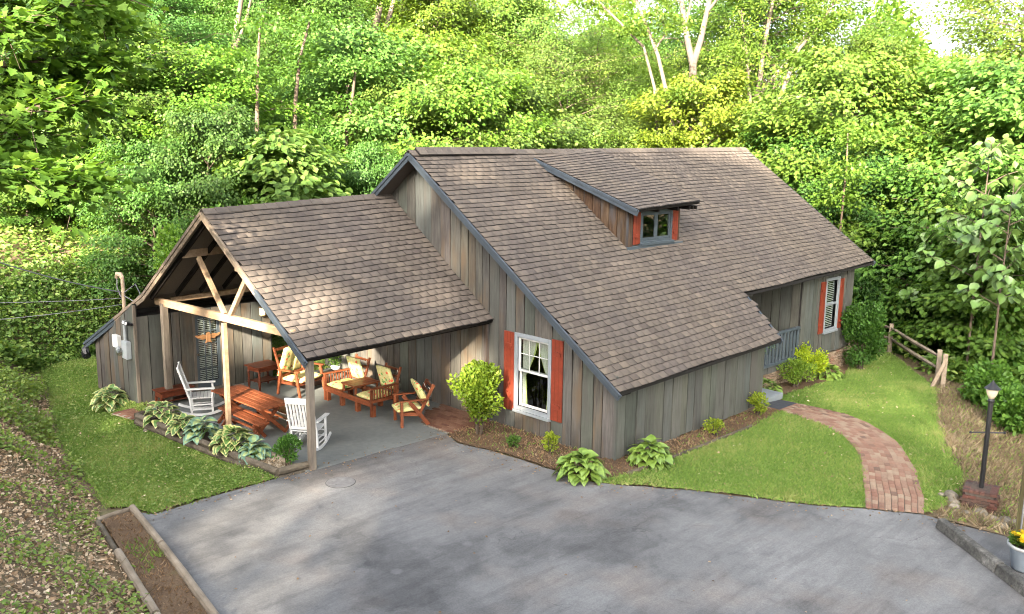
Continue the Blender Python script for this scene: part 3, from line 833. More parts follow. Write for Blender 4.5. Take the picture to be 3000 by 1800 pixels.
# --- windows -------------------------------------------------------------------
def frame_rect(par, org, P, a0, a1, z0, z1, w, t, m, nm='window_frame', bevel=.004):
    """four butted boards round the opening; P(a, z, depth) maps wall coordinates to space"""
    mb = MB()
    def bx(s0, s1, q0, q1):
        mb.hexa([P(s0, q0, 0), P(s1, q0, 0), P(s1, q0, t), P(s0, q0, t), P(s0, q1, 0), P(s1, q1, 0), P(s1, q1, t), P(s0, q1, t)])
    bx(a0, a0 + w, z0, z1); bx(a1 - w, a1, z0, z1); bx(a0 + w, a1 - w, z0, z0 + w); bx(a0 + w, a1 - w, z1 - w, z1)
    return mb.build(nm, m, par, bevel, org=org)
def block(par, org, P, a0, a1, z0, z1, d0, d1, m, nm, bevel=.003):
    mb = MB(); mb.hexa([P(a0, z0, d0), P(a1, z0, d0), P(a1, z0, d1), P(a0, z0, d1), P(a0, z1, d0), P(a1, z1, d0), P(a1, z1, d1), P(a0, z1, d1)])
    return mb.build(nm, m, par, bevel, org=org)
def shutter(par, org, P, a0, a1, z0, z1, bz, d=.03):
    s = block(par, org, P, a0, a1, z0, z1, d, d + .03, MT['red'], 'shutter')
    n = 3; 
    for zc in bz:
        pts = []
        cx, hw, hh = (a0 + a1) / 2, (a1 - a0) * .36, .055
        for k in range(12):
            t = 2 * math.pi * k / 12; cxx = cx + (hw - hh) * (1 if math.cos(t) > 0 else -1)
            pts.append(P(cxx + hh * math.cos(t), zc + hh * math.sin(t), d + .03))
        off = P(0, 0, .022) - P(0, 0, 0)
        MB().prism(pts, off).build('batten', MT['red'], s, .003, org=org)
    for k in range(1, 3):
        a = lerp(a0, a1, k / 3)
        block(s, org, P, a - .004, a + .004, z0 + .01, z1 - .01, d + .0295, d + .0315, MT['mahog'], 'joint', 0)
    return s
Pg = lambda a, z, t: V3((4.6 - t, a, z))            # gable wall: a = y
g_ = WIN
wf = frame_rect(cabin, CORG, Pg, g_['y0'], g_['y1'], g_['z0'], g_['z1'], .085, .06, MT['winframe'], 'window')
block(wf, CORG, Pg, g_['y0'] + .002, g_['y1'] - .002, g_['z0'] - .05, g_['z0'] + .01, -.0, .1, MT['winframe'], 'sill')
y0, y1, z0, z1 = g_['y0'] + .086, g_['y1'] - .086, g_['z0'] + .086, g_['z1'] - .086
zm = 1.36
frame_rect(wf, CORG, lambda a, z, t: Pg(a, z, t - .03), y0, y1, zm - .03, z1, .045, .035, MT['white'], 'upper_sash')
frame_rect(wf, CORG, lambda a, z, t: Pg(a, z, t - .065), y0, y1, z0, zm + .03, .055, .034, MT['white'], 'lower_sash')
for a in (lerp(y0, y1, .345), lerp(y0, y1, .66)): block(wf, CORG, Pg, a - .006, a + .006, zm + .02, z1 - .045, -.028, -.006, MT['white'], 'muntin', 0)
block(wf, CORG, Pg, y0 + .046, y1 - .046, lerp(zm, z1, .5) - .008, lerp(zm, z1, .5) + .008, -.026, -.008, MT['white'], 'muntin', 0)
block(wf, CORG, Pg, y0 + .04, y1 - .04, zm + .01, z1 - .04, -.022, -.018, MT['glass'], 'pane', 0)
block(wf, CORG, Pg, y0 + .05, y1 - .05, z0 + .05, zm - .02, -.05, -.046, MT['glass'], 'pane', 0)
def curtain(side):
    """gathered cloth tied back to one side: pleated grid"""
    n, mz = 26, 14; V, F, E = [], [], []
    top, tie, bot = z1 - .02, 1.22, z0 + .02
    outer = y1 - .02 if side > 0 else y0 + .02
    for j in range(mz + 1):
        t = j / mz; z = lerp(top, bot, t)
        if z > tie: wv = lerp(.44, .10, ((top - z) / (top - tie)) ** 1.5)
        else: wv = lerp(.10, .15, (tie - z) / (tie - bot))
        for i in range(n + 1):
            s = i / n; a = outer - side * s * wv
            V.append((4.6 + .11 + .02 * math.sin(s * 38), a, z))
    for j in range(mz):
        for i in range(n):
            q = j * (n + 1) + i; F.append((q, q + 1, q + n + 2, q + n + 1))
    V = np.array(V) - np.array(CORG)
    me = fastmesh('curtain', V, np.array(F), smooth=True); me.materials.append(MT['curtain']); me.materials.append(MT['curtedge'])
    mi = np.zeros(len(F), np.int32); mi[[j * n + i for j in range(mz) for i in (n - 2, n - 1)]] = 1
    me.polygons.foreach_set('material_index', mi)
    obj('curtain', me, None, wf)
curtain(1); curtain(-1)
shutter(cabin, CORG, Pg, -.815, -.515, .42, 2.16, (1.86, .78))
shutter(cabin, CORG, Pg, -2.23, -1.925, .47, 2.2, (1.9, .78))

Pf = lambda y: (lambda a, z, t: V3((a, y - t, z)))
P2 = Pf(-2.25)
w2 = frame_rect(cabin, CORG, P2, RW['x0'], RW['x1'], RW['z0'], RW['z1'], .08, .06, MT['winframe'], 'window')
block(w2, CORG, P2, RW['x0'] + .002, RW['x1'] - .002, RW['z0'] - .05, RW['z0'] + .01, 0, .1, MT['winframe'], 'sill')
a0, a1, b0, b1 = RW['x0'] + .081, RW['x1'] - .081, RW['z0'] + .081, RW['z1'] - .081
block(w2, CORG, P2, a0, a1, 1.55, 1.61, -.03, .02, MT['winframe'], 'meeting_rail')
block(w2, CORG, P2, a0, a1, b0, b1, -.036, -.032, MT['glass'], 'pane', 0)
for k in range(26):
    z = lerp(b0 + .02, b1 - .02, k / 25)
    block(w2, CORG, P2, a0 + .01, a1 - .01, z - .012, z + .012, -.09, -.084, MT['blind'], 'blind_slat', 0)
shutter(cabin, CORG, P2, 15.57, 15.845, .77, 2.3, (2.05, 1.02)); shutter(cabin, CORG, P2, 16.755, 17.0, .79, 2.29, (2.05, 1.02))

# --- porch railing, step ----------------------------------------------------------
rl = MB(); rl.box((13.0, -2.25, 1.12), (2.98, .1, .06)); rl.build('handrail', MT['bluegrey'], cabin, .006, org=CORG)
rl = MB(); rl.box((13.0, -2.25, .29), (2.98, .16, .07)); rl.build('bottom_rail', MT['bluegrey'], cabin, .006, org=CORG)
for k in range(16):
    MB().box((11.6 + k * .19, -2.25, .707), (.085, .045, .764)).build('baluster', MT['bluegrey'], cabin, .004, org=CORG)
MB().box((10.95, -3.05, -.06), (1.3, .75, .16)).build('porch_step', MT['step'], cabin, .012, org=CORG)
MB().box((10.95, -2.55, .06), (1.3, .4, .14)).build('porch_step', MT['step'], cabin, .012, org=CORG)

# --- dormer ------------------------------------------------------------------------
DL0, DL1 = V3((8.0, 2.06, 5.80)), V3((8.09, -1.3, 4.655))
DR0, DR1 = V3((10.6, 2.1, 5.98)), V3((10.65, -1.3, 4.76))
def dorm_pt(u, v): return lerp(lerp(DL0, DL1, v), lerp(DR0, DR1, v), u)
dn = (DL1 - DL0).cross(DR0 - DL0).normalized()
if dn.z < 0: dn = -dn
dd = slab_from([q - dn * .02 for q in (DL0, DL1, DR1, DR0)], dn, .05).build('dormer_roof', MT['soffit'], cabin, org=CORG)
shingle_roof(dd, CORG, dorm_pt, 23, lambda u, v, p: False, keep=0)
rake(DL0 + V3((0, .0, 0)), DL1 + V3((0, -.02, 0)), (-1, 0, 0), 'dormer_rake')
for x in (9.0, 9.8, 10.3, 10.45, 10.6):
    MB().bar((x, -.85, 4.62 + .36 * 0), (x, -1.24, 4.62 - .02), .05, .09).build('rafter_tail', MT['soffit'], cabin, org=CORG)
dz = lambda y: lerp(DL0, DL1, (2.06 - y) / 3.36).z - .08
board_wall('dormer_side_wall', cabin, CORG, (DX0, 1.75), (0, -1), edges(0, 1.75 - DY, .24, .34), lambda s: roof_z(DX0, 1.75 - s) - .05, lambda s: max(dz(1.75 - s), roof_z(DX0, 1.75 - s) + .02), [], PBR, nrm=(-1, 0))
board_wall('dormer_far_wall', cabin, CORG, (DX1, 1.75), (0, -1), edges(0, 1.75 - DY, .3, .4), lambda s: roof_z(DX1, 1.75 - s) - .05, lambda s: max(dz(1.75 - s) + .05, roof_z(DX1, 1.75 - s) + .02), [], PBR, nrm=(1, 0))
P3 = Pf(DY)
board_wall('dormer_front', cabin, CORG, (DX0, DY), (1, 0), [0, .17, .46, 1.76, 2.03, DX1 - DX0], lambda s: 3.68, lambda s: 4.64 + .02 * s, [(.46, 1.76, 3.79, 4.58)], PBR, nrm=(0, -1))
MB().box((DX0 - .015, DY - .015, 4.16), (.05, .05, .94)).build('dormer_corner', MT['plank_brown'], cabin, org=CORG)
dw = frame_rect(cabin, CORG, P3, DX0 + .46, DX0 + 1.76, 3.79, 4.58, .06, .06, MT['bluegrey'], 'dormer_window')
block(dw, CORG, P3, DX0 + .44, DX0 + 1.78, 3.74, 3.8, 0, .13, MT['bluegrey'], 'sill')
for q in (0, 1):
    xa = DX0 + .52 + q * .59
    frame_rect(dw, CORG, lambda a, z, t: P3(a, z, t), xa + .001, xa + .589, 3.852, 4.518, .06, .035, MT['bluegrey'], 'casement')
    block(dw, CORG, P3, xa + .05, xa + .54, 3.9, 4.46, .008, .012, MT['glass'], 'pane', 0)
block(cabin, CORG, P3, DX0 - .06, DX1 + .06, 3.66, 3.735, .03, .1, MT['bluegrey'], 'dormer_skirt')
shutter(cabin, CORG, P3, DX0 + .19, DX0 + .445, 3.78, 4.58, (3.98,)); shutter(cabin, CORG, P3, DX0 + 1.775, DX0 + 2.0, 3.78, 4.58, (3.98,))
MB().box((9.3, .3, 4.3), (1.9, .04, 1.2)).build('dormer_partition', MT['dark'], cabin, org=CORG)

# ------------------------------------------------------------------ carport with its tool room
PORG = (0, 0, 0)
port = thing('carport', 'open timber carport with shingled gable roof and board storage room joined to the cabin', 'carport', PORG)
CR0, CR1 = V3((-.24, 3.563, 4.69)), V3((4.62, 3.563, 4.88))
CE0, CE1 = V3((-.18, -.1426, 2.22)), V3((4.60, -.1426, 2.33))
def port_pt(u, v): return lerp(lerp(CR0, CE0, v), lerp(CR1, CE1, v), u)
KN0, KN1 = V3((-.45, 6.28, 2.62)), V3((4.62, 6.28, 2.80))
TP0, TP1 = V3((-.75, 9.34, 1.01)), V3((4.62, 9.34, 1.2))
pn = (CR1 - CR0).cross(CR0 - CE0).normalized()
if pn.z < 0: pn = -pn
pd = slab_from([q - pn * .02 for q in (CR0, CE0, CE1, CR1)], pn, .06).build('roof', MT['soffit'], port)
kn = (KN0 - CR0).cross(CR1 - CR0).normalized(); kn = kn if kn.z > 0 else -kn
slab_from([CR0 + V3((0, .002, 0)), CR1 + V3((0, .002, 0)), KN1, KN0], kn, .07).build('back_slope', MT['shingle'], pd)
tn = (TP0 - KN0).cross(KN1 - KN0).normalized(); tn = tn if tn.z > 0 else -tn
slab_from([KN0 + V3((0, .002, .0)), KN1 + V3((0, .002, 0)), TP1, TP0], tn, .07).build('lean_to_slope', MT['shingle'], pd)
shingle_roof(pd, PORG, port_pt, 27, lambda u, v, p: False, keep=300)
for k in range(17):
    a, b = lerp(CR0, CR1, k / 17 - .002), lerp(CR0, CR1, (k + 1.06) / 17); b = V3((min(b.x, 4.59), b.y, b.z)); hw = .15; sl = .66
    m_ = MB()
    t0, t1 = a + V3((0, 0, .048)), b + V3((0, 0, .036))
    for s_ in (-1, 1): m_.prism([t0, t1, t1 + V3((0, s_ * hw, -hw * sl)), t0 + V3((0, s_ * hw, -hw * sl))], (0, 0, .013))
    m_.build('ridge_cap', MT['shingle'], pd)
rake(CR0, lerp(CR0, CE0, .55), (-1, 0, 0), m=MT['raketan'], par=port, org=PORG)
rake(lerp(CR0, CE0, .55), lerp(CR0, CE0, 1.01), (-1, 0, 0), par=port, org=PORG)
rake(CR0, KN0, (-1, 0, 0), m=MT['raketan'], par=port, org=PORG)
rake(KN0, lerp(KN0, TP0, .45), (-1, 0, 0), m=MT['raketan'], par=port, org=PORG)
rake(lerp(KN0, TP0, .45), TP0, (-1, 0, 0), par=port, org=PORG)
# rafters with tails under the front eave, sheathing shadow gaps
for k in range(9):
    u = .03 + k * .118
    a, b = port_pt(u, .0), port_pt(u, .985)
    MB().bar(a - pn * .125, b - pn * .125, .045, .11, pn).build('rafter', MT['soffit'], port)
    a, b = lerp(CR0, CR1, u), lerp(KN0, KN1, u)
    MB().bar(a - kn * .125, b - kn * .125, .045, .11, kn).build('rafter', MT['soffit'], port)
# posts, tie beam, struts, purlins, plates
MB().box((0, 0.02, 1.07), (.125, .125, 2.14)).build('post', MT['post'], port, .008)['label'] = 'grey weathered corner post'
MB().box((-.1, 3.1, 1.19), (.095, .095, 2.4)).build('post', MT['beam'], port, .006)['label'] = 'pale middle post'
MB().box((-.1, 6.0, 1.15), (.14, .14, 2.5)).build('post', MT['post'], port, .008)
MB().bar((-.09, 6.42, 2.41), (-.07, .42, 2.585), .1, .165).build('tie_beam', MT['beam'], port, .008)
MB().bar((-.09, 3.06, 2.58), (-.09, 4.13, 3.66), .085, .1, (0, -1, 0)).build('strut', MT['beam'], port, .006)
MB().bar((-.09, 2.83, 2.58), (-.09, 1.95, 3.6), .085, .1, (0, 1, 0)).build('strut', MT['beam'], port, .006)
MB().bar((-.2, 4.72, 3.68), (4.5, 4.72, 3.86), .12, .17).build('purlin', MT['beam'], port, .006)
MB().bar((-.2, 2.3, 3.66), (4.5, 2.3, 3.82), .12, .17).build('purlin', MT['beam'], port, .006)
MB().bar((.2, 6.3, 2.415), (4.5, 6.3, 2.5), .09, .12).build('plate', MT['beam'], port, .005)
MB().bar((0, .02, 2.17), (4.55, .02, 2.27), .09, .1).build('plate', MT['soffit'], port, .005)
MB().box((4.52, .02, 1.12), (.09, .09, 2.2)).build('post', MT['plank_brown'], port, .006)

# the storage room at the back
SY, SX0, SX1 = 6.5, -.59, 2.9
def back_z(x, y):
    if y < 6.28: return lerp(CR0.z, KN0.z, (y - 3.563) / 2.717) - .12
    return lerp(KN0.z, TP0.z, (y - 6.28) / 3.06) - .12
DRX0, DRX1 = .78, 1.56
fr = board_wall('room_front', port, PORG, (SX0, SY), (1, 0), edges(0, SX1 - SX0, .22, .36, (DRX0 - SX0, DRX1 - SX0)), lambda s: -.12 if s < .4 else .0, lambda s: 2.07, [(DRX0 - SX0, DRX1 - SX0, -.2, 1.97)], PM, nrm=(0, -1))
board_wall('room_side', port, PORG, (SX0, 9.0), (0, -1), edges(0, 2.5, .22, .34), lambda s: -.3, lambda s: back_z(0, 9.0 - s), [], PM, nrm=(-1, 0))
board_wall('room_end', port, PORG, (SX1, SY), (0, 1), edges(0, 2.5, .3, .4), lambda s: -.2, lambda s: back_z(0, SY + s), [], PM, nrm=(1, 0))
MB().box((1.15, 9.03, .4), (3.5, .05, 1.4)).build('room_rear', MT['plank'], port)
MB().box((SX0 - .012, SY - .012, 1.1), (.06, .06, 2.5)).build('corner_board', MT['post'], port)
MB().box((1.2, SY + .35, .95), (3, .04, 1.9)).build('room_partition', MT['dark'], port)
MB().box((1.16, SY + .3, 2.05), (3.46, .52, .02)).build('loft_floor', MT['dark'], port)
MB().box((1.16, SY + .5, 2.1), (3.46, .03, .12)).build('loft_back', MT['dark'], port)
# glazed door with blinds
Pd = Pf(SY)
dr = frame_rect(port, PORG, Pd, DRX0, DRX1, -.0, 1.97, .07, .03, MT['post'], 'door')
xa, xb = DRX0 + .071, DRX1 - .071
frame_rect(dr, PORG, lambda a, z, t: Pd(a, z, t - .02), xa, xb, .02, 1.9, .075, .03, MT['bluegrey'], 'stile')
block(dr, PORG, Pd, xa + .075, xb - .075, .095, .24, -.02, .008, MT['bluegrey'], 'kick_panel')
for k in (1, 2): 
    x = lerp(xa + .075, xb - .075, k / 3); block(dr, PORG, Pd, x - .011, x + .011, .24, 1.825, -.016, .009, MT['bluegrey'], 'muntin', 0)
for k in range(1, 5):
    z = lerp(.24, 1.825, k / 5); block(dr, PORG, Pd, xa + .075, xb - .075, z - .011, z + .011, -.0155, .0085, MT['bluegrey'], 'muntin', 0)
block(dr, PORG, Pd, xa + .07, xb - .07, .24, 1.83, -.02, -.017, MT['glass'], 'pane', 0)
for k in range(34):
    z = .27 + k * .0465; block(dr, PORG, Pd, xa + .08, xb - .08, z - .014, z + .012, -.055, -.05, MT['blind'], 'blind_slat', 0)
MB().lathe([(.012, 0), (.012, .03), (.028, .035), (.03, .055), (.018, .068)], (0, 0, 0), 12).build('knob', MT['brass'], dr)
k_ = [o for o in dr.children if o.name.startswith('knob')][0]; k_.location = (xa + .03, SY - .012, .95); k_.rotation_euler = (math.pi / 2, 0, 0)

# things fixed to it
bird = thing('wall_ornament', 'tan carved eagle with spread wings hung on the glazed door', 'ornament', (1.15, SY - .05, 1.36))
m_ = MB()
wing = [(0.05, .05), (.13, .08), (.22, .06), (.31, .08), (.33, .045), (.27, .0), (.2, -.02), (.16, -.06), (.1, -.04), (.05, -.06)]
for s_ in (-1, 1): m_.prism([(s_ * x, 0, z) for x, z in wing], (0, -.018, 0))
m_.prism([(-.06, -.01, .06), (-.03, -.01, .12), (.03, -.01, .12), (.06, -.01, .06), (.05, -.01, -.06), (.09, -.01, -.15), (0, -.01, -.12), (-.09, -.01, -.15), (-.05, -.01, -.06)], (0, -.03, 0))
m_.build('eagle', MT['bird'], bird, .003)
lan = thing('wall_lantern', 'small lit lantern on the storage room wall under the carport', 'lantern', (2.63, SY - .03, 1.8))
m_ = MB(); m_.box((0, 0, .0), (.09, .02, .2)); m_.box((0, -.06, .13), (.15, .13, .025)); m_.box((0, -.06, -.1), (.11, .1, .02)); m_.build('bracket', MT['brass'], lan, .003)
m_ = MB(); m_.box((0, -.06, .015), (.11, .095, .19)); m_.build('glass', MT['lit'], lan, .004)
fl = thing('floodlight', 'twin white and black floodlight under the lean-to rake', 'floodlight', (-.66, 6.62, 1.9))
MB().box((.02, .0, .0), (.08, .2, .06)).build('base', MT['black'], fl, .006)
for s_ in (-1, 1):
    m_ = MB(); m_.lathe([(.025, .0), (.038, .05), (.055, .12), (.055, .13)], (0, 0, 0), 14); o = m_.build('head', MT['black'], fl); o.location = (-.02, s_ * .1, 0); o.rotation_euler = (math.radians(70), 0, math.radians(-70 + s_ * 8))
    q = MB().lathe([(.04, .131), (.036, .142), (.015, .148)], (0, 0, 0), 14).build('lens', MT['lens'], o)
mt = thing('electric_meter', 'grey electric meter boxes with conduit on the storage room side', 'electric meter', (-.63, 7.0, 1.2))
MB().box((-.06, -.16, .05), (.12, .3, .42)).build('meter_box', MT['steel'], mt, .01)
MB().box((-.05, .42, .16), (.1, .32, .3)).build('breaker_box', MT['white'], mt, .01)
MB().lathe([(.085, 0), (.085, .07), (.06, .11), (.02, .12)], (0, 0, 0), 16).build('dial', MT['glass'], mt)
d_ = [o for o in mt.children if o.name.startswith('dial')][0]; d_.location = (-.12, -.02, -.02); d_.rotation_euler = (0, -math.pi / 2, 0)
MB().lathe([(.08, 0), (.08, .05)], (0, 0, 0), 16).build('dial_ring', MT['steel'], mt)
d_ = [o for o in mt.children if o.name.startswith('dial_ring')][0]; d_.location = (-.12, .12, .02); d_.rotation_euler = (0, -math.pi / 2, 0)
MB().tube([(-.05, -.1, .26), (-.05, -.1, .75)], .035, 10).build('conduit', MT['steel'], mt)
ms = thing('service_mast', 'tan service mast with curved weatherhead rising through the lean-to roof', 'service mast', (-.4, 7.55, 2.0))
MB().tube([(0, 0, -.2), (0, 0, .86)], .042, 12).build('pipe', MT['pipe'], ms)
MB().tube([(0, 0, .84), (-.02, .06, .93), (-.05, .15, .93), (-.06, .2, .84)], [.05, .06, .06, .045], 10).build('weatherhead', MT['pipe'], ms)
MB().tube([(-.05, .2, .84), (-.06, .2, .6), (-.03, .1, .4), (0, .04, .36)], .014, 6).build('drip_loop', MT['cable'], ms)
MB().tube([(0, -.05, .5), (.1, -.5, .75), (.1, -.75, .55), (.02, -.55, .35), (0, -.05, .42)], .012, 6).build('drip_loop', MT['cable'], ms)
def wire(p0, p1, sag, r, label):
    pts = [lerp(V3(p0), V3(p1), t) - V3((0, 0, sag * 4 * t * (1 - t))) for t in [i / 16 for i in range(17)]]
    me = MB().tube(pts, r, 6).mesh('service_wire', org=pts[0])
    o = obj('service_wire', me, MT['cable'], None, pts[0]); tag(o, label, 'wire', 'wires running to the service mast')
wire((-.42, 7.6, 2.5), (-7.5, 4.5, 6.0), .35, .013, 'thick twisted wire, highest of the three running to the mast')
wire((-.42, 7.6, 2.35), (-12, 10.5, 3.9), .35, .008, 'thin wire, middle one of the three meeting the mast')
wire((-.42, 7.6, 2.2), (-12, 10.5, 3.3), .55, .008, 'thin sagging wire, lowest of the three meeting the mast')
bagm = MB().lathe([(.015, 0), (.03, -.05), (.09, -.12), (.115, -.24), (.11, -.33), (.06, -.39)], (0, 0, 0), 10)
bo = thing('hanging_bag', 'black plastic bag hanging from the low end of the lean-to rake', 'bag', (-.76, 9.27, 1.0))
ob = bagm.build('bag', MT['bag'], bo)
for v_ in ob.data.vertices: v_.co.x *= 1 + random.uniform(-.25, .25); v_.co.y *= 1 + random.uniform(-.25, .25)

# ------------------------------------------------------------------ furniture
def P(m, par, name, *prims, bevel=.005):
    mb = MB()
    for p in prims:
        if p[0] == 'box': mb.box(*p[1:])
        else: mb.bar(*p[1:])
    return mb.build(name, m, par, bevel)

def rocker(loc, rz, label):
    t = thing('rocking_chair', label, 'chair', loc, rz, 'white rocking chairs under the carport'); m = MT['white']
    W = .27
    for s in (-1, 1):
        pts = [(-.52 + .13 * i, s * W, .035 + .13 * ((-.52 + .13 * i - .0) / .52) ** 2) for i in range(9)]
        mb = MB()
        for a, b in zip(pts[:-1], pts[1:]): mb.bar(a, b, .035, .055)
        mb.build('rocker', m, t)
        P(m, t, 'front_leg', ('bar', (.24, s * W, .05), (.24, s * W, .63), .045, .045))
        P(m, t, 'back_post', ('bar', (-.2, s * W, .04), (-.24, s * W, .42), .045, .045), ('bar', (-.24, s * W, .42), (-.47, s * W, 1.16), .04, .045))
        P(m, t, 'armrest', ('box', (.0, s * (W + .02), .645), (.62, .1, .03)), bevel=.008)
        for z in (.16, .27): P(m, t, 'side_rail', ('bar', (.24, s * W, z), (-.21, s * W, z), .025, .03))
    for z in (.2, .32): P(m, t, 'front_rail', ('bar', (.24, -W, z), (.24, W, z), .025, .03))
    mb = MB()
    for k in range(7): mb.box((.255 - k * .08, 0, .425), (.07, .52, .022))
    mb.build('seat', m, t, .003)
    P(m, t, 'top_rail', ('bar', (-.455, -W, 1.1), (-.455, W, 1.1), .03, .13))
    P(m, t, 'lower_rail', ('bar', (-.265, -W, .5), (-.265, W, .5), .03, .06))
    for k in range(7):
        y = -.2 + k * .0667
        P(m, t, 'back_slat', ('bar', (-.268, y, .5), (-.445, y, 1.06), .05, .015, (1, 0, 0)), bevel=.002)
    return t
rocker((.12, 4.78, .012), math.radians(-28), 'white rocking chair seen side-on beside the picnic table near the door')
rocker((.62, 1.12, .012), math.radians(36), 'white rocking chair with its back turned, half behind the front corner post')

def xlegs(m, t, y, w, h, th=.035, wd=.085):
    for s in (-1, 1): P(m, t, 'leg', ('bar', (-s * w / 2, y + s * .02, .01), (s * w * .4, y + s * .02, h), th, wd, (1, 0, 0)))
    P(m, t, 'cross_rail', ('bar', (-w * .32, y + .055, h * .5), (w * .32, y + .055, h * .5), .03, .07))
def slat_top(m, t, w, L, z, n, th=.035, nm='slat'):
    for k in range(n):
        x = -w / 2 + (k + .5) * w / n
        P(m, t, nm, ('box', (x, 0, z), (w / n - .008, L, th)), bevel=.004)
tb = thing('picnic_table', 'red stained picnic table with crossed legs in the middle of the patio', 'table', (.40, 3.05, .012), math.radians(2))
slat_top(MT['redwood'], tb, .72, 2.05, .69, 5)
for y in (-.75, .75): xlegs(MT['redwood'], tb, y, .74, .67)
P(MT['redwood'], tb, 'stretcher', ('bar', (0, -.75, .34), (0, .75, .34), .08, .035)); P(MT['redwood'], tb, 'apron', ('box', (0, 0, .655), (.6, .07, .035)))
def bench(loc, rz, L, label, h=.36):
    b = thing('bench', label, 'bench', loc, rz, 'benches of the picnic table')
    slat_top(MT['redwood'], b, .26, L, h, 2)
    for y in (-L * .36, L * .36): xlegs(MT['redwood'], b, y, .3, h - .02, .03, .07)
    P(MT['redwood'], b, 'stretcher', ('bar', (0, -L * .36, h * .5), (0, L * .36, h * .5), .06, .03))
bench((.14, 2.92, .012), math.radians(1), 1.72, 'red bench on the planter side of the picnic table')
bench((.98, 3.0, .012), math.radians(2), 1.72, 'red bench on the far side of the picnic table')

rb = thing('storage_bench', 'low dark red bench chest against the storage room wall', 'bench', (.02, 6.0, .012), 0)
P(MT['mahog'], rb, 'lid', ('box', (0, 0, .345), (.86, .42, .035)), bevel=.008); P(MT['mahog'], rb, 'apron', ('box', (0, .0, .26), (.76, .34, .13)))
for x in (-.36, .36):
    for y in (-.15, .15): P(MT['mahog'], rb, 'leg', ('box', (x, y, .1), (.055, .055, .2)))
P(MT['mahog'], rb, 'bottom_shelf', ('box', (0, 0, .09), (.68, .26, .025)))

st = thing('side_table', 'dark red side table with turned legs and lower shelf by the storage room', 'table', (2.25, 5.78, .012), math.radians(6))
P(MT['mahog'], st, 'table_top', ('box', (0, 0, .585), (.72, .6, .035)), bevel=.01); P(MT['mahog'], st, 'apron', ('box', (0, 0, .515), (.6, .48, .1)))
for x in (-.28, .28):
    for y in (-.22, .22):
        o = MB().lathe([(.022, 0), (.032, .1), (.035, .2), (.022, .24), (.034, .32), (.03, .42), (.036, .46)], (0, 0, 0), 10).build('leg', MT['mahog'], st, smooth=True); o.location = (x, y, 0)
P(MT['mahog'], st, 'shelf', ('box', (0, 0, .2), (.54, .42, .025)))

def cushion(par, name, c, d, rx=0, seed=0):
    """soft pad: inflated grid box"""
    n, k = 8, 8; rr = random.Random(seed); V = []; F = []
    for s_ in (1, -1):
        for j in range(k + 1):
            for i in range(n + 1):
                u, v = i / n * 2 - 1, j / k * 2 - 1
                b = (1 - u ** 6) * (1 - v ** 6)
                V.append((u * d[0] / 2 * (1 - .03 * v * v), v * d[1] / 2 * (1 - .03 * u * u), s_ * d[2] / 2 * (.35 + .65 * b ** .5) + rr.uniform(-.006, .006) * b))
    N1 = (n + 1) * (k + 1)
    for s_ in (0, 1):
        for j in range(k):
            for i in range(n):
                q = s_ * N1 + j * (n + 1) + i; f = (q, q + 1, q + n + 2, q + n + 1)
                F.append(f if s_ == 0 else f[::-1])
    ring = [i for i in range(n + 1)] + [j * (n + 1) + n for j in range(1, k + 1)] + [k * (n + 1) + i for i in range(n - 1, -1, -1)] + [j * (n + 1) for j in range(k - 1, 0, -1)]
    for a, b in zip(ring, ring[1:] + ring[:1]): F.append((a, a + N1, b + N1, b))
    o = obj(name, fastmesh(name, np.array(V), np.array(F), smooth=True), MT['floral'], par)
    o.location = c; o.rotation_euler = (0, rx, 0)
    return o

def armchair(loc, rz, label):
    t = thing('armchair', label, 'chair', loc, rz); m = MT['redwood']; W = .3
    for s in (-1, 1):
        P(m, t, 'front_leg', ('bar', (.24, s * W, 0), (.24, s * W, .58), .06, .06))
        P(m, t, 'back_leg', ('bar', (-.38, s * W, 0), (.06, s * (W + .0), .56), .04, .085, (0, 0, 1)))
        P(m, t, 'back_post', ('bar', (-.14, s * (W - .05), .22), (-.5, s * (W - .05), .9), .04, .07, (0, 0, 1)))
        P(m, t, 'armrest', ('box', (-.02, s * W, .595), (.62, .09, .03)), bevel=.008)
    P(m, t, 'seat_frame', ('bar', (.26, 0, .3), (-.2, 0, .25), .56, .07))
    for k in range(4):
        q = .28 + k * .2; P(m, t, 'back_slat', ('bar', (-.16 - q * .36, -.24, .3 + q * .62), (-.16 - q * .36, .24, .3 + q * .62), .02, .07))
    cushion(t, 'seat_cushion', (.05, 0, .385), (.56, .54, .12), .06, 1); cushion(t, 'back_cushion', (-.26, 0, .68), (.62, .5, .12), math.radians(117), 2)
    for y in (-.2, .2):
        MB().tube([(-.4, y, .84), (-.44, y, .74), (-.42, y + .02, .62)], .008, 5).build('tie', MT['white'], t)
armchair((3.12, 1.02, .012), math.radians(157), 'red wooden armchair with floral cushions standing alone nearest the driveway')

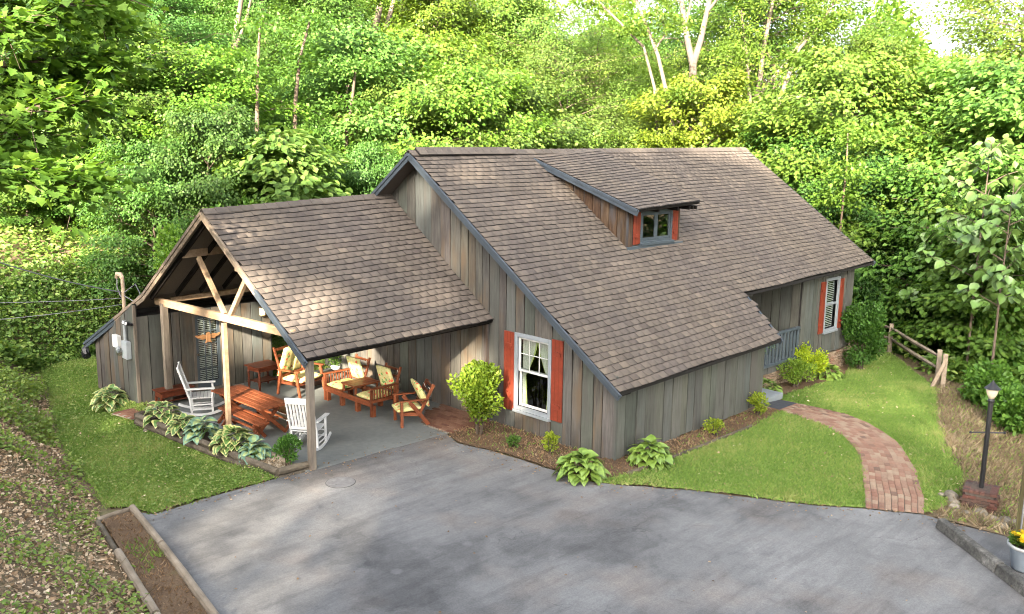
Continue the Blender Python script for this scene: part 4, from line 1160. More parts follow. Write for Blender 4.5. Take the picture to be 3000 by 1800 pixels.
def settee(loc, rz):
    t = thing('settee', 'red double settee with floral cushions and a small table between its two seats', 'settee', loc, rz); m = MT['redwood']
    for y in (-.9, -.31, .31, .9):
        for x in (.3, -.34): P(m, t, 'leg', ('box', (x, y, .13), (.1, .1, .26)))
    P(m, t, 'front_rail', ('box', (.36, 0, .3), (.04, 1.84, .12)), bevel=.006); P(m, t, 'back_rail', ('box', (-.36, 0, .3), (.04, 1.84, .12)))
    for s in (-1, 1):
        P(m, t, 'armrest', ('box', (0, s * .93, .66), (.8, .1, .035)), bevel=.008); P(m, t, 'arm_rail', ('box', (0, s * .93, .36), (.74, .04, .07)))
        for x in (.36, -.36): P(m, t, 'arm_post', ('box', (x, s * .93, .33), (.06, .06, .63)))
        for k in range(8): P(m, t, 'arm_slat', ('box', (-.28 + k * .08, s * .93, .52), (.03, .02, .25)), bevel=.002)
        P(m, t, 'seat_board', ('box', (0, s * .6, .34), (.7, .56, .03)))
        for q in (-1, 1): P(m, t, 'back_post', ('bar', (-.3, s * .6 + q * .27, .34), (-.52, s * .6 + q * .27, 1.02), .045, .05))
        for k in range(4): P(m, t, 'back_slat', ('bar', (-.33 - k * .052, s * .6 - .27, .5 + k * .15), (-.33 - k * .052, s * .6 + .27, .5 + k * .15), .02, .06))
        cushion(t, 'seat_cushion', (.04, s * .6, .42), (.64, .54, .12), .04, 3 + s); cushion(t, 'back_cushion', (-.3, s * .6, .74), (.6, .52, .12), math.radians(107), 8 + s)
        MB().tube([(-.46, s * .6 + .22, .95), (-.5, s * .6 + .22, .82), (-.49, s * .6 + .25, .7)], .008, 5).build('tie', MT['white'], t)
    for k in range(4): P(m, t, 'table_slat', ('box', (.0, -.2 + k * .135, .575), (.74, .128, .032)), bevel=.005)
    for y in (-.24, .24):
        for x in (.3, -.3): P(m, t, 'table_leg', ('box', (x, y, .46), (.05, .05, .2)))
settee((3.1, 2.82, .012), math.radians(180))

def glider(loc, rz):
    t = thing('glider', 'red wooden glider seat with two tall floral back cushions facing the driveway', 'chair', loc, rz); m = MT['redwood']
    for s in (-1, 1):
        P(m, t, 'leg', ('bar', (.34, s * .46, 0), (.22, s * .46, .62), .05, .06)); P(m, t, 'leg', ('bar', (-.36, s * .46, 0), (-.24, s * .46, .62), .05, .06))
        P(m, t, 'armrest', ('box', (0, s * .46, .63), (.66, .09, .03)), bevel=.008)
        P(m, t, 'back_post', ('bar', (-.22, s * .4, .3), (-.5, s * .4, 1.15), .05, .05))
    P(m, t, 'seat_frame', ('box', (0, 0, .3), (.6, .86, .06))); 
    for k in range(5): P(m, t, 'back_slat', ('bar', (-.27 - k * .05, -.4, .46 + k * .155), (-.27 - k * .05, .4, .46 + k * .155), .02, .07))
    cushion(t, 'seat_cushion', (.04, 0, .39), (.6, .84, .13), .03, 20)
    for s in (-1, 1): cushion(t, 'back_cushion', (-.28, s * .21, .8), (.78, .38, .12), math.radians(109), 21 + s)
glider((2.72, 4.78, .012), math.radians(-72))

ps = thing('plant_stand', 'slim plant stand with a white bowl of greenery by the cabin wall', 'plant stand', (3.7, 4.74, .012))
for a in range(3): MB().tube([(.12 * math.cos(a * 2.1), .12 * math.sin(a * 2.1), 0), (.03 * math.cos(a * 2.1), .03 * math.sin(a * 2.1), .4)], .01, 6).build('leg', MT['brass'], ps)
MB().lathe([(.04, .4), (.1, .43), (.13, .5), (.125, .505), (.06, .45)], (0, 0, 0), 16).build('bowl', MT['white'], ps, smooth=True)
n = 150; a_ = RNG.uniform(0, 6.28, n); r_ = RNG.uniform(0, .16, n)
obj('foliage', leaves('foliage', np.c_[r_ * np.cos(a_), r_ * np.sin(a_), .5 + RNG.uniform(0, .25, n)], np.c_[np.cos(a_), np.sin(a_), RNG.uniform(0, 1, n)], np.c_[RNG.normal(0, .4, (n, 2)), np.ones(n)], .07, OVAL), MT['leaf'], ps)
rg = MB(); rg.prism([(2.72, 5.98, .013), (3.52, 6.08, .013), (3.66, 5.05, .013), (2.9, 4.98, .013)], (0, 0, .012)); o = rg.build('rug', MT['rug'], None, .004); tag(o, 'brown rug on the patio between the storage room and the cabin wall', 'rug')

# ------------------------------------------------------------------ brick path
def cumlen(p):
    p = np.array(p, float); d = np.r_[0, np.cumsum(np.linalg.norm(np.diff(p, axis=0), axis=1))]; return p, d / d[-1], d[-1]
_pi, _ti, _li = cumlen(PATH_IN); _po, _to, _lo = cumlen(PATH_OUT)
def path_pt(s, c):
    a = np.array([np.interp(s, _ti, _pi[:, i]) for i in (0, 1)]); b = np.array([np.interp(s, _to, _po[:, i]) for i in (0, 1)])
    return a + (b - a) * c
pm = wobble(PATH_POLY, .5, 0)
path = sheet('path', pm, .25, .03, MT['mortar'])
NC, NR = 9, 38
bt_v = np.array([(-.5, -.5, 0), (.5, -.5, 0), (.5, .5, 0), (-.5, .5, 0), (-.47, -.46, 1), (.47, -.46, 1), (.47, .46, 1), (-.47, .46, 1)])
bt_f = np.array([(4, 5, 6), (4, 6, 7), (0, 1, 5), (0, 5, 4), (1, 2, 6), (1, 6, 5), (2, 3, 7), (2, 7, 6), (3, 0, 4), (3, 4, 7)])
BME = fastmesh('brick', bt_v, bt_f); BME.materials.append(MT['brick'])
items = []
for c in range(NC):
    for r in range(NR + 1):
        s0 = (r + (.5 if c % 2 else 0) - .5) / NR + random.uniform(-.0015, .0015); s1 = s0 + 1 / NR
        s0, s1 = max(0, s0), min(1, s1)
        if s1 - s0 < .006: continue
        sm = (s0 + s1) / 2; p = path_pt(sm, (c + .5) / NC)
        t = path_pt(min(1, sm + .004), (c + .5) / NC) - path_pt(max(0, sm - .004), (c + .5) / NC); ang = math.atan2(t[1], t[0])
        L = np.linalg.norm(path_pt(s1, (c + .5) / NC) - path_pt(s0, (c + .5) / NC)) - .012
        Wd = np.linalg.norm(path_pt(sm, (c + 1) / NC) - path_pt(sm, c / NC)) - .010
        z = H(*p) + .031 + random.uniform(0, .004)
        m = Matrix.Translation((p[0], p[1], z)) @ Matrix.Rotation(ang, 4, 'Z') @ Matrix.Rotation(random.uniform(-.012, .012), 4, 'X') @ Matrix.Diagonal((L, Wd, .02, 1))
        items.append(((V3((p[0], p[1], z)) - CAM_POS).length, m))
items.sort(key=lambda q: q[0])
for d, m in items[:300]:
    o = obj('brick', BME, None, path); o.matrix_local = m
V, F, A = [], [], []
for i, (d, m) in enumerate(items[300:]):
    Mn = np.array(m); V.append(bt_v @ Mn[:3, :3].T + Mn[:3, 3]); F.append(bt_f + 8 * i); A.append(np.full(8, random.random()))
if V:
    o = obj('bricks', fastmesh('bricks', np.concatenate(V), np.concatenate(F), v=np.concatenate(A)), MT['bricks'], path); o['kind'] = 'stuff'

PBM = fastmesh('brick', bt_v, bt_f); PBM.materials.append(MT['pbrick'])
def brick_floor(name, poly, z, rot, L=.21, Wd=.105):
    b = MB(); b.prism([(x, y, z - .03) for x, y in poly], (0, 0, .03)); f = b.build(name, MT['mortar']); f['kind'] = 'structure'
    c, s = math.cos(rot), math.sin(rot); xs = [x * c + y * s for x, y in poly]; ys = [-x * s + y * c for x, y in poly]
    r = 0; y = min(ys)
    while y < max(ys):
        x = min(xs) - (r % 2) * L / 2
        while x < max(xs):
            px, py = (x + L / 2) * c - (y + Wd / 2) * s, (x + L / 2) * s + (y + Wd / 2) * c
            if in_poly(np.array([px]), np.array([py]), poly)[0]:
                o = obj('brick', PBM, None, f)
                o.matrix_local = Matrix.Translation((px, py, z + random.uniform(0, .004))) @ Matrix.Rotation(rot, 4, 'Z') @ Matrix.Diagonal((L - .01, Wd - .009, .016, 1))
            x += L
        y += Wd; r += 1
brick_floor('brick_strip', [(3.26, -.12), (4.1, -.3), (4.57, -.1), (4.57, 1.55), (3.82, 1.35), (3.26, .7)], .022, math.radians(90))
brick_floor('brick_strip', [(-1.3, 6.35), (-1.12, 5.6), (-.3, 5.75), (-.3, 6.46), (-.66, 6.46)], -.06, math.radians(10))

# ------------------------------------------------------------------ planter of landscape timbers
PL = thing('log_planter', 'long low planter of stacked landscape timbers along the open side of the carport', 'planter', (0, 0, 0))
def log(par, p0, p1, r=.07, m=MT['log'], name='log', n=9):
    p0, p1 = V3(p0), V3(p1); pts = [lerp(p0, p1, i / 5) + V3((0, 0, random.uniform(-.006, .006))) for i in range(6)]
    o = MB().tube(pts, [r * random.uniform(.93, 1.06) for _ in pts], n).build(name, m, par, smooth=False)
    o.color = (random.uniform(.85, 1.2),) * 3 + (1,)
    return o
PA, PB_, PC = (-1.12, 5.42), (-.70, .12), (-.06, .10)
for k, z in enumerate((-.085, .045)):
    i = .03 * k
    log(PL, (PA[0] + i, PA[1], z), (lerp(PA[0], PB_[0], .5) + i, lerp(PA[1], PB_[1], .5), z + .015)); log(PL, (lerp(PA[0], PB_[0], .502) + i, lerp(PA[1], PB_[1], .502), z + .02), (PB_[0] + i, PB_[1], z + .055))
    log(PL, (PB_[0] + .02, PB_[1], z + .06), (PC[0], PC[1], z + .06)); log(PL, (PA[0], PA[1] + .03, z), (-.42, 5.6, z))
log(PL, (-.30, 1.6, .06), (-.19, .55, .06), m=MT['logpale'])
log(PL, (-.42, 5.5, .05), (-.27, 3.4, .05))
sp = MB(); sp.prism([(-1.05, 5.4, -.15), (-.42, 5.5, -.15), (-.2, .5, -.15), (-.1, .15, -.15), (-.66, .15, -.15)], (0, 0, .17)); sp.build('soil', MT['soil'], PL)
PGP = [(-.6, .2), (-.16, .2), (-.2, 1.2), (-.45, 1.3), (-.65, .9)]
x, y = scatter(PGP, 900); n = len(x)
o = obj('pebbles', leaves('pebbles', np.c_[x, y, .025 + RNG.uniform(0, .03, n)], np.c_[RNG.normal(0, 1, (n, 2)), np.zeros(n)], np.c_[RNG.normal(0, .3, (n, 2)), np.ones(n)], RNG.uniform(.03, .06, n), PEB), MT['pebble'], PL); o['kind'] = 'stuff'

LB = thing('log_bed_edging', 'bed edging of pale split logs with a rotten left side beside the driveway', 'edging', (-3.3, .4, 0))
LO = (-3.3, .4, 0)
def llog(p0, p1, r, m=MT['logpale']):
    a = V3(p0) - V3(LO); b = V3(p1) - V3(LO); return log(LB, a, b, r, m, 'log', 10)
llog((-3.24, .45, .045), (-3.47, -1.2, .045), .058); llog((-3.48, -1.26, .04), (-3.9, -3.9, .04), .06); llog((-3.91, -3.95, .035), (-4.6, -7.2, .035), .06)
llog((-3.3, .42, .045), (-3.85, .36, .04), .042)
llog((-3.86, .3, .03), (-4.07, -1.0, .03), .04, MT['log']); llog((-4.07, -1.05, .05), (-4.42, -3.2, .05), .06); llog((-4.43, -3.25, .05), (-5.3, -6.8, .05), .06)

# ------------------------------------------------------------------ lamp post
lx, ly = 7.98, -9.3; lz = H(7.6, -9.35)
LP = thing('lamp_post', 'black lamp post with a globe lantern and ladder bar standing in a square brick planter', 'lamp post', (7.72, -9.36, lz))
MB().tube([(0, 0, .1), (0, 0, 1.93)], .042, 12).build('pole', MT['black'], LP)
MB().tube([(-.2, .21, 1.35), (.2, -.21, 1.35)], .014, 8).build('ladder_bar', MT['black'], LP)
for s in (-1, 1): MB().lathe([(.012, 0), (.026, .01), (.026, .03), (.01, .04)], (s * .2, -s * .21, 1.33), 8).build('finial', MT['black'], LP)
MB().lathe([(.05, 1.9), (.06, 1.93), (.035, 1.97)], (0, 0, 0), 14).build('collar', MT['black'], LP)
MB().lathe([(.04, 1.965), (.075, 2.03), (.095, 2.1), (.09, 2.15)], (0, 0, 0), 14).build('globe', MT['litpale'], LP, smooth=True)
MB().lathe([(.135, 2.145), (.11, 2.17), (.05, 2.23), (.02, 2.27), (.008, 2.3)], (0, 0, 0), 14).build('cap', MT['black'], LP)
pb = thing('brick_planter', 'square red brick planter at the foot of the black lamp post', 'planter', (7.72, -9.36, lz))
RBM = MB().box((0, 0, 0), (.2, .095, .06)).mesh('brick', .004); RBM.materials.append(MT['rbrick'])
HB = .36
core = MB(); core.box((0, 0, .12), (.56, .56, .5)); core = core.build('core', MT['pmortar'], pb); pb.rotation_euler = (0, 0, math.radians(12)); pb.scale = (.82, .82, .85)
MB().box((0, 0, .385), (.44, .44, .02)).build('soil', MT['soil'], pb)
for r in range(6):
    z = -.12 + r * .073
    for side in range(4):
        for k in range(3):
            a = -.21 + k * .21 + (.1 if r % 2 else 0) - .05
            if a > .27: continue
            q = Matrix.Rotation(side * math.pi / 2, 4, 'Z') @ Matrix.Translation((a, -.262, z)) 
            o = obj('brick', RBM, None, core); o.matrix_local = q
for side in range(4):
    for k in range(6):
        q = Matrix.Rotation(side * math.pi / 2, 4, 'Z') @ Matrix.Translation((-.26 + k * .104, -.255, .37)) @ Matrix.Rotation(math.pi / 2, 4, 'Z')
        o = obj('brick', RBM, None, core); o.matrix_local = q @ Matrix.Diagonal((.7, 1, 1, 1))

# ------------------------------------------------------------------ river stones
def stone(x, y, s, label, group='river stones round the lamp planter', seed=0):
    bm = bmesh.new(); bmesh.ops.create_icosphere(bm, subdivisions=3, radius=1); rr = random.Random(seed)
    ph = [rr.uniform(0, 6) for _ in range(6)]; ax, ay, az = s * rr.uniform(.9, 1.25), s * rr.uniform(.7, .95), s * rr.uniform(.5, .65)
    for v in bm.verts:
        k = 1 + .1 * math.sin(2.3 * v.co.x + ph[0]) + .1 * math.sin(2.9 * v.co.y + ph[1]) + .08 * math.sin(3.1 * v.co.z + ph[2])
        v.co = V3((v.co.x * ax * k, v.co.y * ay * k, v.co.z * az * k))
    me = bpy.data.meshes.new('stone'); bm.to_mesh(me); bm.free(); me.polygons.foreach_set('use_smooth', np.ones(len(me.polygons), bool))
    o = obj('stone', me, MT['stone'], None, (x, y, H(x, y) + s * .25)); o.rotation_euler = (0, 0, rr.uniform(0, 6)); c = rr.uniform(.8, 1.2); o.color = (c, c, c, 1)
    tag(o, label, 'stone', group)
for i, (x, y, s, l) in enumerate([(7.44, -9.02, .13, 'brown stone nearest the lawn beside the brick planter'), (7.22, -9.11, .1, 'small flat stone in front of the brown stone left of the brick planter'), (7.3, -9.5, .15, 'largest pale rounded stone in front of the brick planter'),
        (7.02, -9.36, .1, 'half buried stone between the large pale stone and the driveway'), (7.3, -9.74, .12, 'upright stone at the right foot of the brick planter'), (7.52, -9.86, .13, 'grey stone right of the brick planter behind the upright one'),
        (7.13, -9.88, .13, 'cream stone nearest the flower pot'), (7.6, -8.75, .09, 'small low stone farthest left in the lawn'), (7.75, -9.95, .09, 'small stone farthest right beside the dry slope'), (7.62, -8.93, .16, 'dark rough stone touching the left side of the brick planter')]):
    stone(x, y, s, l, seed=i)
stone(-1.06, 4.95, .11, 'single cream rock lying in the lawn against the log planter', None, 77)

# ------------------------------------------------------------------ kerb stops, pot, pole, utility cover
def curb(p0, p1, label):
    p0, p1 = V3(p0), V3(p1); c = (p0 + p1) / 2; L = (p1 - p0).length; ang = math.atan2(p1.y - p0.y, p1.x - p0.x)
    mb = MB(); n = 8; w0, w1, hh = .1, .065, .15
    for i in range(n):
        a, b = -L / 2 + L * i / n, -L / 2 + L * (i + 1) / n
        mb.prism([(a, -w0, -.01), (a, w0, -.01), (a, w1, hh), (a, -w1, hh)], (b - a, 0, 0))
    bmesh.ops.remove_doubles(mb.bm, verts=mb.bm.verts, dist=1e-4)
    o = mb.build('parking_curb', MT['curbm'], None, .012); o.location = (c.x, c.y, .02); o.rotation_euler = (0, 0, ang)
    tag(o, label, 'curb', 'concrete parking curbs')
curb((6.12, -9.28), (5.08, -10.5), 'stained concrete parking curb ending nearest the brick path')
curb((5.06, -10.52), (4.0, -11.75), 'stained concrete parking curb beside the flower pot, running out of frame')

fp = thing('flower_pot', 'blue grey tapered flower pot of yellow flowers at the right edge of the driveway', 'flower pot', (5.47, -10.72, .02))
MB().lathe([(.17, 0), (.175, .03), (.225, .3), (.235, .36), (.2, .36), (.19, .33)], (0, 0, 0), 28).build('pot', MT['pot'], fp, smooth=True)
MB().lathe([(.232, .345), (.262, .35), (.265, .385), (.24, .395), (.215, .38), (.215, .345)], (0, 0, 0), 28).build('rim', MT['potrim'], fp, smooth=True)
MB().lathe([(.2, .3), (.2, .35)], (0, 0, 0), 20).build('soil', MT['soil'], fp)
n = 420; a_ = RNG.uniform(0, 6.28, n); r_ = .21 * RNG.random(n) ** .5
obj('foliage', leaves('foliage', np.c_[r_ * np.cos(a_), r_ * np.sin(a_), .36 + RNG.uniform(0, .12, n)], np.c_[np.cos(a_), np.sin(a_), RNG.uniform(.2, 1, n)], np.c_[RNG.normal(0, .5, (n, 2)), np.ones(n)], .075, OVAL), MT['leaf'], fp)
fl_v, fl_f = [], []
BLO = leaves('blossom', np.zeros((16, 3)) + np.c_[np.zeros((16, 2)), np.repeat([0, .008], 8)], np.c_[np.cos(np.arange(16) * .785 + np.repeat([0, .4], 8)), np.sin(np.arange(16) * .785 + np.repeat([0, .4], 8)), np.repeat([.1, .6], 8)], np.tile([0, 0, 1.], (16, 1)) + RNG.normal(0, .01, (16, 3)), .042, OVAL, W=1.5)
BLO.materials.append(MT['flower'])
for k in range(46):
    a, r = random.uniform(0, 6.28), .2 * random.random() ** .5
    o = obj('blossom', BLO, None, fp, (r * math.cos(a), r * math.sin(a), .5 + random.uniform(-.03, .05))); o.rotation_euler = (random.uniform(-.5, .5), random.uniform(-.5, .5), random.uniform(0, 6)); 
px_, py_ = 7.1, -10.28
pole = thing('utility_pole', 'mossy wooden utility pole cut off by the right edge of the frame', 'pole', (px_, py_, H(px_, py_)))
MB().tube([(0, 0, -.2), (0.02, 0, 2), (.03, 0, 5), (.03, 0, 8.5)], [.15, .145, .135, .12], 14).build('shaft', wood('mossy pole', [(0.04, .035, .015), (.1, .085, .04), (.16, .15, .06)], (8, 8, .8)), pole)
MB().tube([(-.155, .03, -.1), (-.15, .03, 3)], .016, 6).build('ground_wire', MT['cable'], pole)
mh = thing('utility_cover', 'round concrete utility cover set flush in the driveway by the carport post', 'manhole cover', (0, -.92, .017))
MB().lathe([(.275, -.004), (.275, .004)], (0, 0, 0), 40).build('rim', paint('cover joint', (.045, .045, .045), .9), mh)
MB().lathe([(.26, -.003), (.26, .009)], (0, 0, 0), 40).build('cover', paint('cover concrete', (.1, .098, .097), .9, .25, 9), mh)
MB().lathe([(.014, .0085), (.014, .0112)], (-.13, -.05, 0), 10).build('pry_hole', MT['black'], mh)
o = sheet('door_mat', [(10.40, -3.98), (10.45, -3.5), (11.42, -3.15), (11.52, -3.85)], .4, .062, MT['mat']); del o['kind']; tag(o, 'charcoal mat lying across the house end of the brick path', 'mat')

# ------------------------------------------------------------------ split rail fence
fx = thing('split_rail_fence', 'weathered split rail fence at the far corner of the lawn', 'fence', (17.35, -5.2, H(17.35, -5.2)))
FO = V3((17.35, -5.2, H(17.35, -5.2)))
def fpost(x, y, h, w=.13, tilt=0):
    z = H(x, y); p = V3((x, y, z)) - FO
    MB().bar(p - V3((0, 0, .2)), p + V3((tilt, 0, h)), w, w * .8, (1, .5, 0)).build('post', MT['fence'], fx, .012)
def frail(a, b):
    a, b = V3(a) - FO, V3(b) - FO; d = (b - a)
    mb = MB(); pts = [a, lerp(a, b, .12), lerp(a, b, .5) + V3((0, 0, -.02)), lerp(a, b, .88), b]; mb.tube(pts, [.025, .055, .065, .055, .025], 5).build('rail', MT['fence'], fx)
A_, B1, B2 = (20.8, -2.3), (17.5, -5.05), (17.25, -5.3)
fpost(*A_, 1.0); fpost(*B1, 1.05); fpost(*B2, 1.0); C_ = (24.5, .8); fpost(*C_, 1.0)
for h_ in (.5, .85):
    frail((*A_, H(*A_) + h_), (*B1, H(*B1) + h_)); frail((*C_, H(*C_) + h_), (*A_, H(*A_) + h_))
fr_ = thing('fallen_rail', 'split rail leaning from the corner fence post down to the lawn', 'rail', (17.1, -5.2, H(17.1, -5.2)))
MB().bar((.14, -.14, .82), (-.14, .1, .0), .1, .07, (1, 0, 0)).build('rail', MT['fence'], fr_, .01)

be = thing('bed_edging', 'thin weathered board edging the mulch bed along the front wall', 'edging', (4.15, -4.3, H(4.15, -4.3)))
ep = [(4.15, -4.3), (5.2, -4.36), (6.6, -4.34), (8.6, -4.3)]
for a, b in zip(ep[:-1], ep[1:]):
    MB().bar(V3((*a, H(*a) + .05)) - be.location, V3((*b, H(*b) + .05)) - be.location, .03, .09).build('board', MT['log'], be, .004)

# ------------------------------------------------------------------ grass, litter, ground cover
def blades(name, poly, dens, h0, h1, mat, holes=(), lift=.02, width=1.0, fringe=.035):
    x0, y0 = np.min(poly, 0); x1, y1 = np.max(poly, 0)
    x, y = scatter(poly, int(dens * (x1 - x0) * (y1 - y0)), holes); n = len(x)
    x = x + RNG.normal(0, fringe, n); y = y + RNG.normal(0, fringe, n)
    z = hgt(x, y) + lift
    a = RNG.uniform(0, 6.283, n); tilt = RNG.uniform(.5, 2.0, n)
    patch = .5 + .2 * np.sin(x * 1.9 + 1.5 * np.sin(y * 1.1)) + .2 * np.sin(y * 2.3 + 1.2 * np.sin(x * .8)) + .15 * np.sin(x * 5.1 + 2 * np.sin(y * 4.3)) * np.sin(y * 4.7)
    D = np.c_[np.cos(a), np.sin(a), tilt]
    o = obj(name, leaves(name, np.c_[x, y, z], D, np.c_[np.sin(a), -np.cos(a), np.zeros(n)] + RNG.normal(0, .3, (n, 3)), RNG.uniform(h0, h1, n) * (.75 + .5 * patch), BLADE, v=np.clip(.12 + .62 * patch + RNG.normal(0, .2, n), 0, 1), W=width), mat)
    o['kind'] = 'stuff'
    return o
SHED = [(-.6, 6.45), (2.95, 6.45), (2.95, 9.05), (-.6, 9.05)]
blades('grass', LAWN_LP, 1800, .05, .085, MT['grass'], [SHED], width=1.5, fringe=.07)
blades('grass', LAWN_RP, 1500, .05, .09, MT['grass'], [PATH_POLY], width=1.4)
# clover in the left lawn
x, y = scatter(LAWN_LP, 26000, [SHED]); n = len(x)
o = obj('clover', leaves('clover', np.c_[x, y, hgt(x, y) + RNG.uniform(.03, .085, n)], np.c_[RNG.normal(0, 1, (n, 2)), RNG.normal(.1, .2, n)], np.c_[RNG.normal(0, .35, (n, 2)), np.ones(n)], RNG.uniform(.03, .06, n), KITE, v=RNG.normal(.62, .2, n), W=1.5), MT['grass']); o['kind'] = 'stuff'
# sparse weeds in the beds and along the log bed
blades('weeds', BED, 60, .04, .1, MT['grass'], width=1.5)
blades('weeds', [(-3.45, -.8), (-3.95, -.8), (-4.05, -2.0), (-3.6, -1.7)], 260, .05, .12, MT['grass'], lift=.03, width=1.2)
blades('mulch_bits', BED, 380, .03, .07, MT['litter'], lift=.03, width=1.8).color = (.5, .46, .42, 1)
blades('bed_debris', [(-3.3, .3), (-3.8, .3), (-4.5, -3.8), (-5.3, -7.8), (-4.9, -8), (-3.95, -3.8)], 330, .03, .08, MT['litter'], lift=.03, width=1.6).color = (.55, .5, .45, 1)
SLOPE = [(6.6, -9.0), (7.3, -9.02), (8.8, -8.75), (10.3, -7.95), (12.7, -6.85), (16.3, -5.5), (17.4, -5.0), (19.5, -6), (17, -10), (13, -14), (9, -14.5), (7.4, -11), (6.7, -10.1)]
blades('dry_grass', SLOPE, 430, .08, .2, MT['strawb'], lift=.0, width=.8)
blades('slope_weeds', SLOPE, 110, .06, .14, MT['grass'], lift=.0, width=1.5)

def litter_cover(name, poly, n, mat, T, s0, s1, up=.45, lift=(0.0, .06), clump=None, vmean=.5, vsd=.25, thresh=None):
    x, y = scatter(poly, n)
    if thresh is not None:
        f = np.sin(x * 1.7 + 2 * np.sin(y * .9 + 1)) + np.sin(y * 2.1 + 1.7 * np.sin(x * 1.3)) + .6 * np.sin(5 * x + 3 * y) + RNG.normal(0, .5, len(x))
        ok = f > thresh; x, y = x[ok], y[ok]
    e = .12; gx = (hgt(x + e, y) - hgt(x - e, y)) / (2 * e); gy = (hgt(x, y + e) - hgt(x, y - e)) / (2 * e)
    n = len(x); Nn = unit(np.c_[-gx, -gy, np.ones(n)]) + RNG.normal(0, up, (n, 3))
    lump = .5 + .5 * np.sin(x * 2.3 + np.sin(y * 1.9)) * np.sin(y * 2.7 + np.sin(x * 2.2))
    L = RNG.uniform(lift[0], lift[1], n) * (.4 + lump)
    Pp = np.c_[x, y, hgt(x, y)] + unit(np.c_[-gx, -gy, np.ones(n)]) * L[:, None]
    o = obj(name, leaves(name, Pp, RNG.normal(0, 1, (n, 3)) * [1, 1, .4], Nn, RNG.uniform(s0, s1, n), T, v=RNG.normal(vmean, vsd, n)), mat)
    o['kind'] = 'stuff'
    return o
NEAR_BANK = [(-3.25, 3), (-3.05, 4.2), (-2.75, 5.6), (-2.0, 8.4), (-1.3, 11), (-4, 12), (-7, 8), (-9, 2), (-9, -6), (-5.4, -8.2), (-4.5, -3.8), (-3.95, .2), (-3.5, 1.2)]
litter_cover('leaf_litter', NEAR_BANK, 70000, MT['litter'], OVAL, .03, .085, .6, (.0, .05), vmean=.5, vsd=.28)
litter_cover('bank_ivy', NEAR_BANK, 42000, MT['ivy'], OVAL, .045, .09, .45, (.04, .12), vmean=.82, vsd=.2, thresh=.25)
litter_cover('bank_weeds', [(-3.1, 3), (-2.7, 6), (-1.4, 11), (-2.6, 12), (-5, 8), (-5.2, 3)], 15000, MT['ivy'], OVAL, .06, .12, .5, (.05, .3), vmean=.85, vsd=.15, thresh=-.2)
# dead stems on the bank
x, y = scatter(NEAR_BANK, 2600); n = len(x)
o = obj('twigs', leaves('twigs', np.c_[x, y, hgt(x, y) + RNG.uniform(.02, .12, n)], np.c_[RNG.normal(0, 1, (n, 2)), RNG.normal(0, .35, n)], RNG.normal(0, 1, (n, 3)), RNG.uniform(.2, .6, n), BLADE, v=RNG.normal(.55, .25, n), W=.13), MT['strawb']); o['kind'] = 'stuff'
x, y = scatter(NEAR_BANK, 60)
vines = sorted(zip(x[:10], y[:10]), key=lambda q: q[1])
for i, (px0, py0) in enumerate(vines):
    a = random.uniform(0, 6.28); L = random.uniform(.5, 1.3); pts = []
    for k in range(7):
        q = (k / 6 - .5) * L; xx, yy = px0 + q * math.cos(a + .5 * q), py0 + q * math.sin(a + .5 * q); pts.append((xx, yy, H(xx, yy) + .05 + .22 * (1 - (k / 3 - 1) ** 2) * random.uniform(.3, 1)))
    o = obj('dead_vine', MB().tube(pts, [.008] * 6 + [.004], 5).mesh('dead_vine', org=pts[0]), MT['logpale'], None, pts[0])
    tag(o, ['nearest', 'second nearest', 'third nearest', 'fourth nearest', 'fifth nearest', 'sixth nearest', 'seventh nearest', 'eighth nearest', 'second farthest', 'farthest'][i] + ' bleached dead vine stem lying on the leaf litter bank', 'stem', 'dead vine stems on the bank')
# leaves blown along the driveway edges, over the lawns and the slab
dp = np.array(DRIVE[:19] + DRIVE[-6:]); k = RNG.integers(0, 18, 900); t = RNG.random(900)[:, None]
q = dp[k] * (1 - t) + dp[k + 1] * t + RNG.normal(0, .22, (900, 2)); q = np.r_[q, np.c_[RNG.uniform(-4, 7, 90), RNG.uniform(-11, 0, 90)]]
n = len(q); o = obj('fallen_leaves', leaves('fallen_leaves', np.c_[q, hgt(q[:, 0], q[:, 1]) + .035], RNG.normal(0, 1, (n, 3)) * [1, 1, .2], np.c_[RNG.normal(0, .35, (n, 2)), np.ones(n)], RNG.uniform(.025, .06, n), OVAL, v=RNG.normal(.3, .25, n)), MT['litter']); o['kind'] = 'stuff'; o.color = (.6, .58, .55, 1)
x, y = scatter(LAWN_LP, 260, [SHED])
x2, y2 = scatter(LAWN_RP, 420, [PATH_POLY]); x, y = np.r_[x, x2], np.r_[y, y2]; n = len(x)
o = obj('lawn_litter', leaves('lawn_litter', np.c_[x, y, hgt(x, y) + .09], RNG.normal(0, 1, (n, 3)) * [1, 1, .2], np.c_[RNG.normal(0, .35, (n, 2)), np.ones(n)], RNG.uniform(.03, .07, n), OVAL, v=RNG.normal(.6, .3, n)), MT['litter']); o['kind'] = 'stuff'
